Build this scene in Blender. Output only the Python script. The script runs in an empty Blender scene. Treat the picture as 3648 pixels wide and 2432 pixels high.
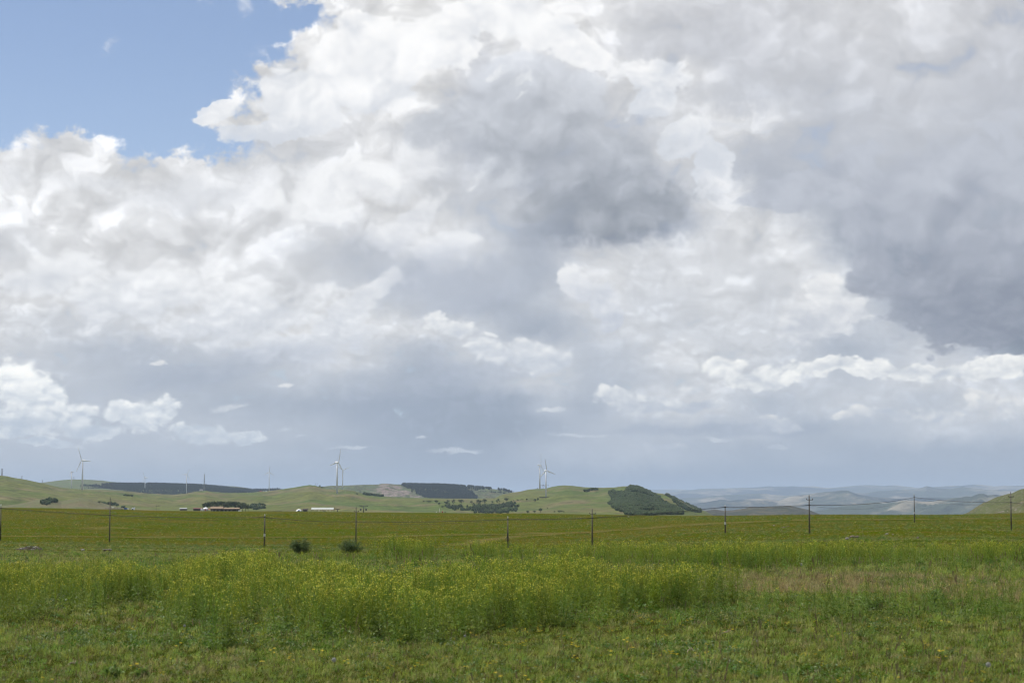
import bpy, bmesh, math, random
import numpy as np
from mathutils import Vector, noise as mnoise
from bpy import context as C
R = math.radians
sc = bpy.context.scene
col = sc.collection
random.seed(7)
rng = np.random.default_rng(11)

# ------------------------------------------------------------------ camera
FPX, W, H, HROW, EYE = 7093.0, 3648.0, 2432.0, 1790.0, 1.7
PITCH = math.atan((HROW - H / 2) / FPX)
cam_d = bpy.data.cameras.new('camera'); cam = bpy.data.objects.new('camera', cam_d); col.objects.link(cam)
cam_d.sensor_width = 36.0; cam_d.lens = 36.0 * FPX / W
cam_d.clip_start = 0.5; cam_d.clip_end = 200000
cam.location = (0, 0, EYE); cam.rotation_euler = (math.pi / 2 + PITCH, 0, 0)
cam_d.dof.use_dof = True; cam_d.dof.focus_distance = 140; cam_d.dof.aperture_fstop = 4.0
sc.camera = cam

# ------------------------------------------------------------------ sun and view
SUN_EL, SUN_AZ = 55.0, -60.0          # azimuth measured from +Y (view direction), negative = left
sun_d = bpy.data.lights.new('sun', 'SUN'); sun = bpy.data.objects.new('sun', sun_d); col.objects.link(sun)
sun_d.energy = 5.0; sun_d.angle = R(0.53); sun_d.color = (1.0, 0.95, 0.86)
sv = Vector((math.sin(R(SUN_AZ)) * math.cos(R(SUN_EL)), math.cos(R(SUN_AZ)) * math.cos(R(SUN_EL)), math.sin(R(SUN_EL))))
sun.rotation_euler = sv.to_track_quat('Z', 'Y').to_euler(); sun.location = (0, 0, 50)
sc.view_settings.view_transform = 'Standard'; sc.view_settings.look = 'None'
sc.view_settings.exposure = 0.0; sc.view_settings.gamma = 1.0; sc.view_settings.use_curve_mapping = False
cy = sc.cycles
cy.max_bounces = 5; cy.diffuse_bounces = 3; cy.glossy_bounces = 2; cy.transmission_bounces = 3
cy.volume_bounces = 0; cy.transparent_max_bounces = 8; cy.use_denoising = True
cy.use_adaptive_sampling = True; cy.adaptive_threshold = 0.02; cy.adaptive_min_samples = 12; cy.filter_width = 1.2

def px_dir(x, y):
    """direction in the world of a place measured in the photograph (only used to lay things out at build time)"""
    Y = H / 2 - y; X = x - W / 2
    return Vector((X, FPX * math.cos(PITCH) - Y * math.sin(PITCH), FPX * math.sin(PITCH) + Y * math.cos(PITCH)))
def lin(c):
    c = c / 255.0
    return c / 12.92 if c <= 0.04045 else ((c + 0.055) / 1.055) ** 2.4

# ------------------------------------------------------------------ node helper
class NB:
    def __init__(s, tree): s.t = tree; s.n = tree.nodes; s.l = tree.links; s.k = 0
    def new(s, typ, **kw):
        n = s.n.new(typ); s.k += 1; n.location = ((s.k % 40) * 180, -(s.k // 40) * 260)
        for a, b in kw.items(): setattr(n, a, b)
        return n
    def put(s, sock, v):
        if hasattr(v, 'links'): s.l.new(v, sock)
        else: sock.default_value = v
    def m(s, op, a, b=None, c=None, clamp=False):
        n = s.new('ShaderNodeMath', operation=op, use_clamp=clamp); s.put(n.inputs[0], a)
        if b is not None: s.put(n.inputs[1], b)
        if c is not None: s.put(n.inputs[2], c)
        return n.outputs[0]
    def v(s, op, a, b=None, c=None):
        n = s.new('ShaderNodeVectorMath', operation=op); s.put(n.inputs[0], a)
        if b is not None: s.put(n.inputs[3 if op == 'SCALE' else 1], b)
        if c is not None: s.put(n.inputs[2], c)
        return n.outputs['Value' if op in ('LENGTH', 'DOT_PRODUCT') else 0]
    def xyz(s, a, b, c=0.0):
        n = s.new('ShaderNodeCombineXYZ'); s.put(n.inputs[0], a); s.put(n.inputs[1], b); s.put(n.inputs[2], c); return n.outputs[0]
    def noise(s, vec, scale, detail=4.0, rough=0.55, dist=0.0, lac=2.0, color=False, dim='2D'):
        n = s.new('ShaderNodeTexNoise'); n.noise_dimensions = dim; s.put(n.inputs['Vector'], vec); s.put(n.inputs['Scale'], scale)
        n.inputs['Detail'].default_value = detail; n.inputs['Roughness'].default_value = rough
        n.inputs['Distortion'].default_value = dist; n.inputs['Lacunarity'].default_value = lac
        return n.outputs['Color' if color else 0]
    def voro(s, vec, scale, detail=0.0, smooth=0.6, rough=0.5, feature='F1', dim='2D'):
        n = s.new('ShaderNodeTexVoronoi'); n.voronoi_dimensions = dim; n.feature = feature; s.put(n.inputs['Vector'], vec); s.put(n.inputs['Scale'], scale)
        n.inputs['Detail'].default_value = detail; n.inputs['Roughness'].default_value = rough
        if feature == 'SMOOTH_F1': n.inputs['Smoothness'].default_value = smooth
        return n.outputs['Distance']
    def cvec(s, c):                      # colour -> vector without a hidden conversion node
        n = s.new('ShaderNodeSeparateColor'); s.put(n.inputs[0], c); return s.xyz(n.outputs[0], n.outputs[1], n.outputs[2])
    def grey(s, f):
        n = s.new('ShaderNodeCombineColor')
        for i in range(3): s.put(n.inputs[i], f)
        return n.outputs[0]
    def ss(s, v, a, b, lo=0.0, hi=1.0, typ='SMOOTHSTEP'):
        n = s.new('ShaderNodeMapRange', interpolation_type=typ); s.put(n.inputs[0], v)
        for i, q in zip((1, 2, 3, 4), (a, b, lo, hi)): s.put(n.inputs[i], q)
        return n.outputs[0]
    def mix(s, f, a, b, blend='MIX'):
        n = s.new('ShaderNodeMix', data_type='RGBA', blend_type=blend, clamp_factor=True); s.put(n.inputs[0], f)
        for i, q in ((6, a), (7, b)): s.put(n.inputs[i], (*q, 1.0) if isinstance(q, tuple) and len(q) == 3 else q)
        return n.outputs[2]

# ------------------------------------------------------------------ world: Nishita blue with procedural cloud layers (laid out by compass bearing and elevation)
world = bpy.data.worlds.new('World'); sc.world = world; world.use_nodes = True
wt = world.node_tree; wt.nodes.clear(); b = NB(wt)
world.cycles.sampling_method = 'MANUAL'; world.cycles.sample_map_resolution = 512
def UV(x, y):
    d = px_dir(x, y).normalized()
    return math.atan2(d.x, d.y) * FPX / 1000, math.asin(d.z) * FPX / 1000
tc = b.new('ShaderNodeTexCoord'); sep = b.new('ShaderNodeSeparateXYZ'); b.put(sep.inputs[0], tc.outputs['Generated'])
U = b.m('MULTIPLY', b.m('ARCTAN2', sep.outputs[0], sep.outputs[1]), FPX / 1000)
Vv = b.m('MULTIPLY', b.m('ARCSINE', sep.outputs[2]), FPX / 1000)
Vc = b.m('MINIMUM', b.m('MAXIMUM', Vv, 0.0), 3.5)
P = b.xyz(U, Vc, 1.0)
# noise space: two scales of puffs, the finer one taking over towards the horizon
Q = b.v('MULTIPLY_ADD', P, (1.25, 1.55, 0.0), (3.1, 1.7, 0.0))
Qf = b.v('MULTIPLY_ADD', P, (2.9, 4.6, 0.0), (8.3, 5.2, 0.0))
far = b.ss(Vc, 0.35, 1.05, 1.0, 0.0)
w1 = b.noise(Q, 2.2, 5, 0.55, color=True)
w2 = b.noise(Q, 9.0, 6, 0.62, color=True)
wa = b.v('SUBTRACT', b.cvec(w1), (0.5, 0.5, 0.5)); wb = b.v('SUBTRACT', b.cvec(w2), (0.5, 0.5, 0.5))
amp = b.m('ADD', 0.30, b.m('MULTIPLY', Vc, 0.40))
warpA = b.v('MULTIPLY', b.v('SCALE', wa, b.m('MULTIPLY', amp, 0.36)), (1.0, 0.7, 0.0))
warpB = b.v('MULTIPLY', b.v('SCALE', wb, b.m('MULTIPLY', amp, 0.11)), (1.0, 0.8, 0.0))
Pw = b.v('ADD', b.v('ADD', P, warpA), warpB)
Psoft = b.v('ADD', b.v('ADD', P, b.v('SCALE', warpA, 0.62)), b.v('SCALE', warpB, 1.9))
def billow(vec):
    q = b.v('ADD', vec, b.v('SCALE', b.v('SUBTRACT', b.cvec(b.noise(vec, 4.0, 2, 0.5, color=True)), (0.5, 0.5, 0.5)), 0.22))
    vo = b.m('SUBTRACT', 0.42, b.voro(q, 4.2, 2.2, rough=0.42))
    fb = b.m('SUBTRACT', b.noise(q, 2.3, 8, 0.58), 0.5)
    return b.m('ADD', b.m('MULTIPLY', vo, 0.36), fb)
def lerp(f, x, y): return b.m('MULTIPLY_ADD', f, b.m('SUBTRACT', y, x), x)
B0c = b.m('MULTIPLY', lerp(far, billow(Q), billow(Qf)), b.ss(Vv, 0.0, 0.35, 0.35, 1.0))
B1c = lerp(far, billow(b.v('ADD', Q, (-0.03, 0.085, 0.0))), billow(b.v('ADD', Qf, (-0.03, 0.085, 0.0))))
relief = b.m('MULTIPLY', b.m('SUBTRACT', B0c, B1c), b.ss(Vv, 0.0, 1.0, 0.20, 0.95))                 # >0 where a puff faces the light from above left
tie = b.xyz(b.m('MULTIPLY', relief, 1e-9), 0.0, 0.0)     # keeps the node evaluation order short on memory
Pw = b.v('ADD', Pw, tie); Psoft = b.v('ADD', Psoft, tie)

# soft deck: brightness table, rows = elevation, columns = bearing.  0 = open blue
G = [
 (0,   [0,0,0,0,0,0,0,240,236,248,250,246,244,246,238,228,222,216,216,222,226,228,224,220,216]),
 (90,  [0,0,0,0,0,0,0,0,238,250,248,236,246,252,246,224,214,212,214,218,222,224,220,218,212]),
 (180, [0,0,0,0,0,0,0,247,250,252,250,222,238,236,242,222,212,210,212,216,216,218,216,212,208]),
 (270, [0,0,0,0,0,0,244,250,250,250,246,212,212,214,222,244,238,214,210,212,212,214,212,208,206]),
 (360, [0,0,0,0,0,0,246,244,246,248,236,203,201,203,212,240,226,212,206,208,208,210,208,204,202]),
 (450, [0,0,0,0,0,236,246,240,232,236,210,196,194,198,205,214,230,236,230,206,204,206,204,200,198]),
 (540, [0,232,238,0,0,0,236,228,232,240,214,193,186,184,186,196,238,216,200,198,198,200,200,196,196]),
 (630, [236,238,240,240,236,234,230,236,244,246,220,212,194,177,169,176,214,206,190,190,192,194,196,192,192]),
 (720, [240,240,238,232,226,228,236,238,240,242,232,213,210,180,161,166,190,232,196,184,184,188,190,186,188]),
 (810, [236,240,240,240,238,236,236,234,226,238,238,226,194,168,156,161,180,230,232,212,172,180,184,180,182]),
 (900, [228,238,240,240,238,238,236,222,204,212,234,232,200,190,226,228,228,230,230,230,180,166,172,172,172]),
 (990, [238,236,236,240,240,238,236,228,212,196,196,194,192,192,234,226,228,230,226,232,212,168,156,156,158]),
 (1080,[240,240,238,238,238,236,238,238,234,208,204,188,186,204,230,222,222,228,224,238,228,190,154,150,148]),
 (1170,[232,226,222,226,232,236,236,240,240,234,228,216,188,186,212,224,220,224,222,220,204,206,170,144,142]),
 (1260,[226,216,200,196,200,212,222,228,230,208,192,222,226,214,200,214,232,222,222,204,188,206,218,190,150]),
 (1350,[214,210,202,196,190,190,198,204,196,188,182,196,222,220,198,206,222,228,216,216,206,220,226,222,214]),
 (1440,[204,206,202,204,198,190,186,182,178,174,170,170,174,196,188,220,228,222,196,206,216,212,206,230,232]),
 (1530,[204,206,202,200,202,202,196,194,186,176,170,168,168,180,196,196,200,196,206,188,196,200,214,206,206]),
 (1620,[198,198,198,196,196,194,192,188,183,178,174,174,180,192,194,200,192,188,184,188,182,182,182,182,182]),
 (1720,[188,188,186,184,183,182,180,179,178,177,176,175,174,174,174,174,174,174,175,175,176,176,177,177,178])]
NC = 25
sepP = b.new('ShaderNodeSeparateXYZ'); b.put(sepP.inputs[0], Psoft)
u0, u1 = UV(0, 900)[0], UV(3648, 900)[0]
un = b.m('DIVIDE', b.m('SUBTRACT', sepP.outputs[0], u0), u1 - u0, clamp=True)
vs_ = [UV(1824, g[0])[1] for g in G]
def rgb_of(L, y):
    k = min(1.0, max(0.0, (250 - L) / 75.0)); t = y / 1750.0
    return tuple(lin(max(0, min(255, L + d * k))) for d in ((-5 - 9 * t), (-1 - 1 * t), (10 + 4 * t)))
acc = None; acca = None
for i, (yy, row) in enumerate(G):
    rp = b.new('ShaderNodeValToRGB'); b.put(rp.inputs[0], un); cr = rp.color_ramp; cr.interpolation = 'CARDINAL'
    while len(cr.elements) < NC: cr.elements.new(0.5)
    for j in range(NC):
        e = cr.elements[j]; e.position = j / (NC - 1.0)
    for j in range(NC):
        L = row[j]; e = cr.elements[j]; a = 0.0 if L == 0 else 1.0
        e.color = (*rgb_of(L if L else 236, yy), a)
    dv_up = (vs_[i - 1] - vs_[i]) if i else 10.0
    dv_dn = (vs_[i] - vs_[i + 1]) if i < len(G) - 1 else 10.0
    v = sepP.outputs[1]
    wU = 1.0 if i == 0 else b.ss(v, vs_[i], vs_[i] + dv_up, 1.0, 0.0)
    wD = 1.0 if i == len(G) - 1 else b.ss(v, vs_[i] - dv_dn, vs_[i], 0.0, 1.0)
    w = wD if i == 0 else (wU if i == len(G) - 1 else b.m('MULTIPLY', wU, wD))
    acc = b.mix(w, (0.0, 0.0, 0.0) if acc is None else acc, rp.outputs[0], 'ADD')
    acca = b.m('MULTIPLY', rp.outputs[1], w) if acca is None else b.m('MULTIPLY_ADD', rp.outputs[1], w, acca)

sky = b.new('ShaderNodeTexSky', sky_type='NISHITA'); sky.sun_disc = False
sky.sun_elevation = R(SUN_EL); sky.sun_rotation = R(SUN_AZ); sky.altitude = 1400; sky.air_density = 1.0; sky.dust_density = 0.6; sky.ozone_density = 1.0
blue = b.mix(1.0, sky.outputs[0], (0.062, 0.062, 0.066), 'MULTIPLY')
blue = b.mix(1.0, blue, b.mix(b.ss(Vv, 1.05, 1.8), (0.195, 0.238, 0.305), (0.145, 0.184, 0.262)), 'ADD')                     # thin high milkiness over the blue
lit_ = b.m('SUBTRACT', b.ss(relief, 0.0, 0.20, 0.0, 0.10), b.ss(relief, -0.20, 0.0, 0.06, 0.0))
sl = b.new('ShaderNodeSeparateColor'); b.put(sl.inputs[0], acc)
step = b.m('ADD', b.ss(B0c, 0.00, 0.035, -0.030, 0.035), b.m('ADD', b.ss(B0c, 0.13, 0.155, 0.0, 0.035), b.ss(B0c, -0.13, -0.10, -0.025, 0.0)))   # one bank of puffs standing in front of the next
lit_ = b.m('ADD', lit_, step)
bright = b.ss(sl.outputs[0], 0.50, 0.88, 0.20, 1.45, 'LINEAR')
softcol = b.mix(1.0, acc, b.grey(b.m('MULTIPLY_ADD', b.m('MULTIPLY_ADD', B0c, 0.34, lit_), bright, 1.0)), 'MULTIPLY')
cov = b.ss(b.m('ADD', acca, b.m('MULTIPLY', B0c, 1.1)), 0.20, 0.74)
colr = b.mix(cov, blue, softcol)

# crisp clouds: groups of ellipses (x, y, rx, ry, tilt) in kilo-pixels of sky, edges broken by the warp and the billows
def field(vec, blobs):
    F = None
    for (x, y, rx, ry, rot) in blobs:
        u, v = UV(x, y)
        c, d = math.cos(R(rot)), math.sin(R(rot)); rx /= 1000; ry /= 1000
        dA = b.v('DOT_PRODUCT', vec, (c / rx, -d / rx, -(c * u - d * v) / rx))
        dB = b.v('DOT_PRODUCT', vec, (d / ry, c / ry, -(d * u + c * v) / ry))
        f = b.m('SUBTRACT', 1.0, b.m('SQRT', b.m('MULTIPLY_ADD', dA, dA, b.m('MULTIPLY', dB, dB))))
        F = f if F is None else b.m('SMOOTH_MAX', F, f, 0.25)
    return F
RELK = 0.6
def layer(base, blobs, ctop, cbot, ytop, ybot, edge=0.10, rough=0.9, rel=2.2, lit=0.35, off=(-0.010, 0.035, 0.0), opacity=1.0, mixbase=0.0):
    F = field(Pw, blobs)
    a = b.ss(b.m('ADD', F, b.m('MULTIPLY', B0c, rough)), 0.0, edge)
    if opacity < 1: a = b.m('MULTIPLY', a, opacity)
    g = b.m('ADD', b.ss(Vv, UV(1824, ybot)[1], UV(1824, ytop)[1], 0.0, 1.0, 'LINEAR'), 0.0)
    s = b.m('ADD', g, b.m('MULTIPLY', F, -lit))
    s = b.m('ADD', s, b.m('MULTIPLY', relief, rel * RELK))
    s = b.ss(b.m('ADD', s, b.m('MULTIPLY', B0c, 1.0)), -0.45, 1.15)
    c = b.mix(s, tuple(map(lin, cbot)), tuple(map(lin, ctop)))
    return b.mix(a, base, c)
# white deck over the left
colr = layer(colr, [(60,650,170,75,0),(250,560,90,35,0),(330,640,330,70,-4),(760,690,330,90,0),(1180,640,260,90,10),(1420,640,260,120,-25)],
             (248,249,251),(226,229,234),560,800, edge=0.55, rough=1.5, rel=1.7, opacity=0.55)
colr = layer(colr, [(1620,880,170,60,-15),(1440,800,300,100,-28),(1200,680,260,110,-20)], (246,247,248),(214,218,226),740,930, edge=0.30, rough=1.3, opacity=0.7)
colr = layer(colr, [(150,980,330,95,-14),(480,1050,420,130,-8),(900,1120,420,130,-16),(1230,1130,300,80,-38),(1100,1210,330,50,-6)],
             (249,250,251),(214,219,227),960,1270, edge=0.35, rough=1.4, rel=2.4, opacity=0.7)
# dark deck on the right
colr = layer(colr, [(3300,700,420,220,-20),(3560,960,480,280,-18),(2900,640,300,100,-25),(3560,1160,330,90,-14),(3120,960,120,90,-40)],
             (196,201,211),(143,150,165),620,1180, edge=0.22, rough=1.1, rel=1.1, lit=0.15, opacity=0.85)
colr = layer(colr, [(3450,850,170,60,0),(3600,870,120,40,0)], (196,200,209),(160,166,180),800,900, edge=0.8, rough=1.6, rel=1.2, opacity=0.5)
# the great cumulus: white crown, then its grey belly
colr = layer(colr, [(760,430,110,40,-24),(1040,330,210,160,0),(960,480,230,80,-20),(1280,270,240,150,0),(1350,150,190,130,0),(1560,120,260,110,0),(1800,60,260,90,0),(2020,130,160,100,0),(2300,320,190,130,-35),(2440,500,130,95,-45),(2530,610,110,100,-40),(2130,170,90,80,0)],
             (255,255,255),(216,221,229),120,640, edge=0.18, rough=1.0, rel=2.6, opacity=0.88)
colr = layer(colr, [(1900,420,360,250,-10),(2130,600,400,220,-25),(2200,730,350,120,0),(1960,700,270,90,-15),(1620,430,220,110,-20),(2370,710,150,115,0)],
             (222,226,233),(148,154,163),180,880, edge=0.34, rough=1.15, rel=1.0, lit=0.2, opacity=0.72)
colr = layer(colr, [(1860,300,50,18,-20),(1845,365,40,20,-30),(1790,270,28,16,0),(1880,110,170,60,0),(2060,110,90,70,0),(1800,620,160,60,-20)], (250,251,252),(218,222,228),60,640, edge=0.8, rough=1.8, opacity=0.6)
colr = layer(colr, [(2600,440,210,40,0),(2740,470,90,22,0),(2360,400,160,60,-20)], (240,241,244),(215,219,226),380,500, edge=0.9, rough=1.7, opacity=0.6)
# long blue-grey bases under the white deck
colr = layer(colr, [(820,1300,640,75,-9),(1480,1440,430,110,-4),(1700,1330,300,110,0),(1600,1010,330,140,-8),(2600,1530,700,40,0)],
             (188,195,208),(156,168,186),1050,1560, edge=0.6, rough=1.2, rel=0.7, lit=0.1, opacity=0.5)
# towers in the middle distance
colr = layer(colr, [(2060,1010,55,80,0),(2140,1060,75,95,0),(2190,1130,55,65,0)], (244,245,246),(200,206,217),930,1180, edge=0.26, rough=1.1, opacity=0.9)
colr = layer(colr, [(1550,1130,55,50,0),(1620,1170,85,55,0),(1720,1240,110,60,0),(1850,1260,150,75,0),(1960,1300,100,55,0)],
             (256,256,254),(200,207,217),1090,1340, edge=0.34, rough=1.1, opacity=0.85)
colr = layer(colr, [(2920,1040,110,70,0),(3000,1090,160,70,0),(2880,1150,180,110,0)], (248,248,247),(200,205,214),985,1270, edge=0.28, rough=1.0, opacity=0.8)
colr = layer(colr, [(2560,1310,130,50,0),(2700,1350,150,42,0),(2460,1440,120,38,0),(2300,1440,110,36,0),(2200,1400,80,38,0),(3000,1320,230,42,0),(3300,1330,230,42,0),(3560,1300,180,46,-8)],
             (258,258,254),(188,196,208),1270,1480, edge=0.30, rough=1.0, opacity=0.9)
colr = layer(colr, [(2800,1505,120,34,6),(3140,1478,230,22,0),(3480,1430,90,46,0),(3590,1440,80,50,0),(3350,1485,90,34,0),(2330,1600,110,14,0),(2790,1597,60,12,0)],
             (256,253,246),(190,198,210),1390,1530, edge=0.5, rough=1.1, opacity=0.8)
# low cumulus on the left
colr = layer(colr, [(30,1375,115,110,0),(150,1415,115,95,0),(250,1475,105,68,0),(60,1510,190,66,0),(350,1535,125,38,0),(430,1445,78,66,0),(520,1475,130,78,0),(605,1455,80,72,0),(735,1545,130,50,0),(870,1556,80,28,0),(180,1575,140,20,0)],
             (266,266,262),(192,202,214),1340,1600, edge=0.30, rough=0.8, rel=2.8, opacity=1.0)
colr = layer(colr, [(1000,1525,55,16,-10),(1070,1550,40,10,0),(1020,1362,42,10,0),(565,1290,52,13,-5),(1510,1552,30,8,0),(820,1450,90,20,-5),(1990,1455,80,12,-12),(1640,1592,150,12,0),(1260,1602,110,9,0),(2080,1550,150,14,0),(2560,1570,90,12,0),(2450,1375,90,22,0)],
             (240,240,240),(205,212,221),1280,1560, edge=0.7, rough=1.2, opacity=0.8)
colr = layer(colr, [(405,140,40,26,-35),(650,18,32,18,0),(840,20,48,40,-10),(930,180,50,26,30),(755,395,36,22,0)], (236,240,247),(205,215,232),20,420, edge=1.4, rough=1.8, opacity=0.6)
bg = b.new('ShaderNodeBackground'); b.put(bg.inputs[0], colr); bg.inputs[1].default_value = 1.0
wo = b.new('ShaderNodeOutputWorld'); b.l.new(bg.outputs[0], wo.inputs[0])

# ------------------------------------------------------------------ object helpers
def tag(o, label=None, cat=None, group=None, kind=None):
    if label: o['label'] = label
    if cat: o['category'] = cat
    if group: o['group'] = group
    if kind: o['kind'] = kind
    return o
def empty(name, loc, rz=0.0):
    o = bpy.data.objects.new(name, None); col.objects.link(o); o.location = loc; o.rotation_euler = (0, 0, rz); return o
def link_mesh(name, verts, faces, mats, parent=None, smooth=False, mi=None, loc=None, link=True):
    me = bpy.data.meshes.new(name)
    if isinstance(verts, np.ndarray) and isinstance(faces, np.ndarray):
        me.vertices.add(len(verts)); me.vertices.foreach_set('co', verts.astype(np.float32).ravel())
        k = faces.shape[1]; me.loops.add(faces.size); me.loops.foreach_set('vertex_index', faces.astype(np.int32).ravel())
        me.polygons.add(len(faces)); me.polygons.foreach_set('loop_start', np.arange(0, faces.size, k, dtype=np.int32))
        me.polygons.foreach_set('loop_total', np.full(len(faces), k, dtype=np.int32)); me.update(calc_edges=True)
    else:
        me.from_pydata([tuple(map(float, v)) for v in verts], [], [tuple(map(int, f)) for f in faces]); me.update()
    for m in (mats if isinstance(mats, (list, tuple)) else [mats]): me.materials.append(m)
    if mi is not None: me.polygons.foreach_set('material_index', np.asarray(mi, dtype=np.int32))
    if smooth: me.polygons.foreach_set('use_smooth', np.ones(len(me.polygons), dtype=bool))
    o = bpy.data.objects.new(name, me)
    if link: col.objects.link(o)
    if parent is not None: o.parent = parent
    if loc is not None: o.location = loc
    return o
class MB:
    def __init__(s): s.v = []; s.f = []; s.m = []
    def add(s, vs, fs, mi=0):
        n = len(s.v); s.v += [tuple(v) for v in vs]; s.f += [tuple(i + n for i in f) for f in fs]; s.m += [mi] * len(fs); return s
    def box(s, c, d, rz=0.0, mi=0, rx=0.0):
        x, y, z = (q / 2 for q in d); from_ = [(-x,-y,-z),(x,-y,-z),(x,y,-z),(-x,y,-z),(-x,-y,z),(x,-y,z),(x,y,z),(-x,y,z)]
        ca, sa, cb, sb = math.cos(rz), math.sin(rz), math.cos(rx), math.sin(rx); vs = []
        for a, b_, e in from_:
            b_, e = b_ * cb - e * sb, b_ * sb + e * cb
            vs.append((c[0] + a * ca - b_ * sa, c[1] + a * sa + b_ * ca, c[2] + e))
        return s.add(vs, [(0,3,2,1),(4,5,6,7),(0,1,5,4),(1,2,6,5),(2,3,7,6),(3,0,4,7)], mi)
    def tube(s, pts, rad, n=8, mi=0, cap=True):
        pts = [Vector(p) for p in pts]; rad = rad if isinstance(rad, (list, tuple)) else [rad] * len(pts); vs = []; fs = []
        for i, p in enumerate(pts):
            t = (pts[min(i + 1, len(pts) - 1)] - pts[max(i - 1, 0)]).normalized()
            u = t.orthogonal().normalized() if i == 0 else (u - t * u.dot(t)).normalized()
            w = t.cross(u)
            vs += [p + (u * math.cos(2 * math.pi * k / n) + w * math.sin(2 * math.pi * k / n)) * rad[i] for k in range(n)]
        for i in range(len(pts) - 1):
            for k in range(n): fs.append((i*n+k, i*n+(k+1)%n, (i+1)*n+(k+1)%n, (i+1)*n+k))
        if cap: fs += [tuple(range(n))[::-1], tuple((len(pts)-1)*n + k for k in range(n))]
        return s.add(vs, fs, mi)
    def blob(s, c, r, n=1, jit=0.25, mi=0, seed=0):
        bm = bmesh.new(); bmesh.ops.create_icosphere(bm, subdivisions=n, radius=1.0); rr = random.Random(seed)
        vs = [(c[0] + v.co.x * r[0] * (1 + rr.uniform(-jit, jit)), c[1] + v.co.y * r[1] * (1 + rr.uniform(-jit, jit)), c[2] + v.co.z * r[2] * (1 + rr.uniform(-jit, jit))) for v in bm.verts]
        fs = [tuple(v.index for v in f.verts) for f in bm.faces]; bm.free(); return s.add(vs, fs, mi)
    def build(s, name, mats, parent=None, smooth=False, loc=None, link=True):
        return link_mesh(name, s.v, s.f, mats, parent, smooth, s.m, loc, link)

def mat(name, colr, rough=0.8, vary=0.0, scale=5.0, col2=None, bump=0.0, metal=0.0, transl=0.0, rnd=0.0, space='Object', spec=0.3):
    m = bpy.data.materials.new(name); m.use_nodes = True; n = NB(m.node_tree); bs = m.node_tree.nodes['Principled BSDF']
    bs.inputs['Roughness'].default_value = rough; bs.inputs['Metallic'].default_value = metal; bs.inputs['Specular IOR Level'].default_value = spec
    tcn = n.new('ShaderNodeTexCoord'); c = (*colr, 1.0)
    if vary > 0 or col2:
        nz = n.noise(tcn.outputs[space], scale, 5, 0.6, dim='3D')
        c2 = col2 if col2 else tuple(q * (1 - vary) for q in colr)
        c = n.mix(n.ss(nz, 0.35, 0.65), colr, c2)
    if rnd > 0:
        oi = n.new('ShaderNodeObjectInfo')
        hs = n.new('ShaderNodeHueSaturation'); n.put(hs.inputs['Color'], c)
        n.put(hs.inputs['Value'], n.ss(oi.outputs['Random'], 0, 1, 1 - rnd, 1 + rnd, 'LINEAR'))
        n.put(hs.inputs['Hue'], n.ss(n.m('FRACT', n.m('MULTIPLY', oi.outputs['Random'], 17.3)), 0, 1, 0.5 - rnd * 0.07, 0.5 + rnd * 0.07, 'LINEAR')); c = hs.outputs[0]
    n.put(bs.inputs['Base Color'], c)
    if bump > 0:
        bp = n.new('ShaderNodeBump'); bp.inputs['Strength'].default_value = bump
        n.put(bp.inputs['Height'], n.noise(tcn.outputs[space], scale * 2.5, 5, 0.65, dim='3D')); n.put(bs.inputs['Normal'], bp.outputs[0])
    if transl > 0:
        tr = n.new('ShaderNodeBsdfTranslucent'); n.put(tr.inputs[0], c); ms = n.new('ShaderNodeMixShader'); ms.inputs[0].default_value = transl
        n.l.new(bs.outputs[0], ms.inputs[1]); n.l.new(tr.outputs[0], ms.inputs[2]); n.l.new(ms.outputs[0], m.node_tree.nodes['Material Output'].inputs[0])
    return m

# ------------------------------------------------------------------ terrain heights
def hash_noise(X, Y, seed=0):
    X = np.asarray(X, float); Y = np.asarray(Y, float); xi = np.floor(X); yi = np.floor(Y); fx = X - xi; fy = Y - yi
    def h(a, c):
        q = np.sin(a * 127.1 + c * 311.7 + seed * 74.7) * 43758.5453; return q - np.floor(q)
    fx = fx * fx * (3 - 2 * fx); fy = fy * fy * (3 - 2 * fy)
    return ((h(xi, yi) * (1 - fx) + h(xi + 1, yi) * fx) * (1 - fy) + (h(xi, yi + 1) * (1 - fx) + h(xi + 1, yi + 1) * fx) * fy) * 2 - 1
def fbm(X, Y, seed=0, oct=4, gain=0.5):
    t = 0; a = 1.0; f = 1.0
    for i in range(oct): t = t + a * hash_noise(X * f + i * 7.3, Y * f - i * 3.1, seed + i); a *= gain; f *= 2.03
    return t
def zrow(row, Y):                      # height that lies on photo row `row` at distance Y
    d = px_dir(W / 2, row); return EYE + Y * d.z / d.y
GC = np.array([0, 900, 1800, 2600, 3300, 3648.])
GD = np.array([57, 90, 150, 250, 390, 500, 650, 850.])
GR = [[2000,1978,1960,1944,1930,1895,1850,1806],[2000,1985,1967,1953,1942,1905,1862,1819],[2000,1988,1972,1958,1946,1910,1868,1827],
      [2000,1972,1945,1920,1900,1880,1855,1831],[2000,1968,1938,1905,1880,1865,1845,1829],[2000,1968,1938,1908,1888,1870,1847,1825]]
GDall = np.concatenate([[0.5, 30], GD, [1050, 1500, 1900, 2800, 5000, 15000, 70000]])
tails = [[-4,-4.6,-4.2,-15,-60,-170,-500],[-5.8,-6.6,-6.2,-16,-60,-170,-500],[-7.2,-8.6,-8.2,-18,-70,-170,-500],[-14,-45,-70,-110,-150,-190,-500],[-12,-40,-75,-120,-160,-190,-500],[-10,-30,-65,-110,-150,-190,-500]]
GZ = np.array([[0.0, 0.0] + [zrow(r, d) for r, d in zip(rr, GD)] + t for rr, t in zip(GR, tails)])
_ld = np.log(GDall)
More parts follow.
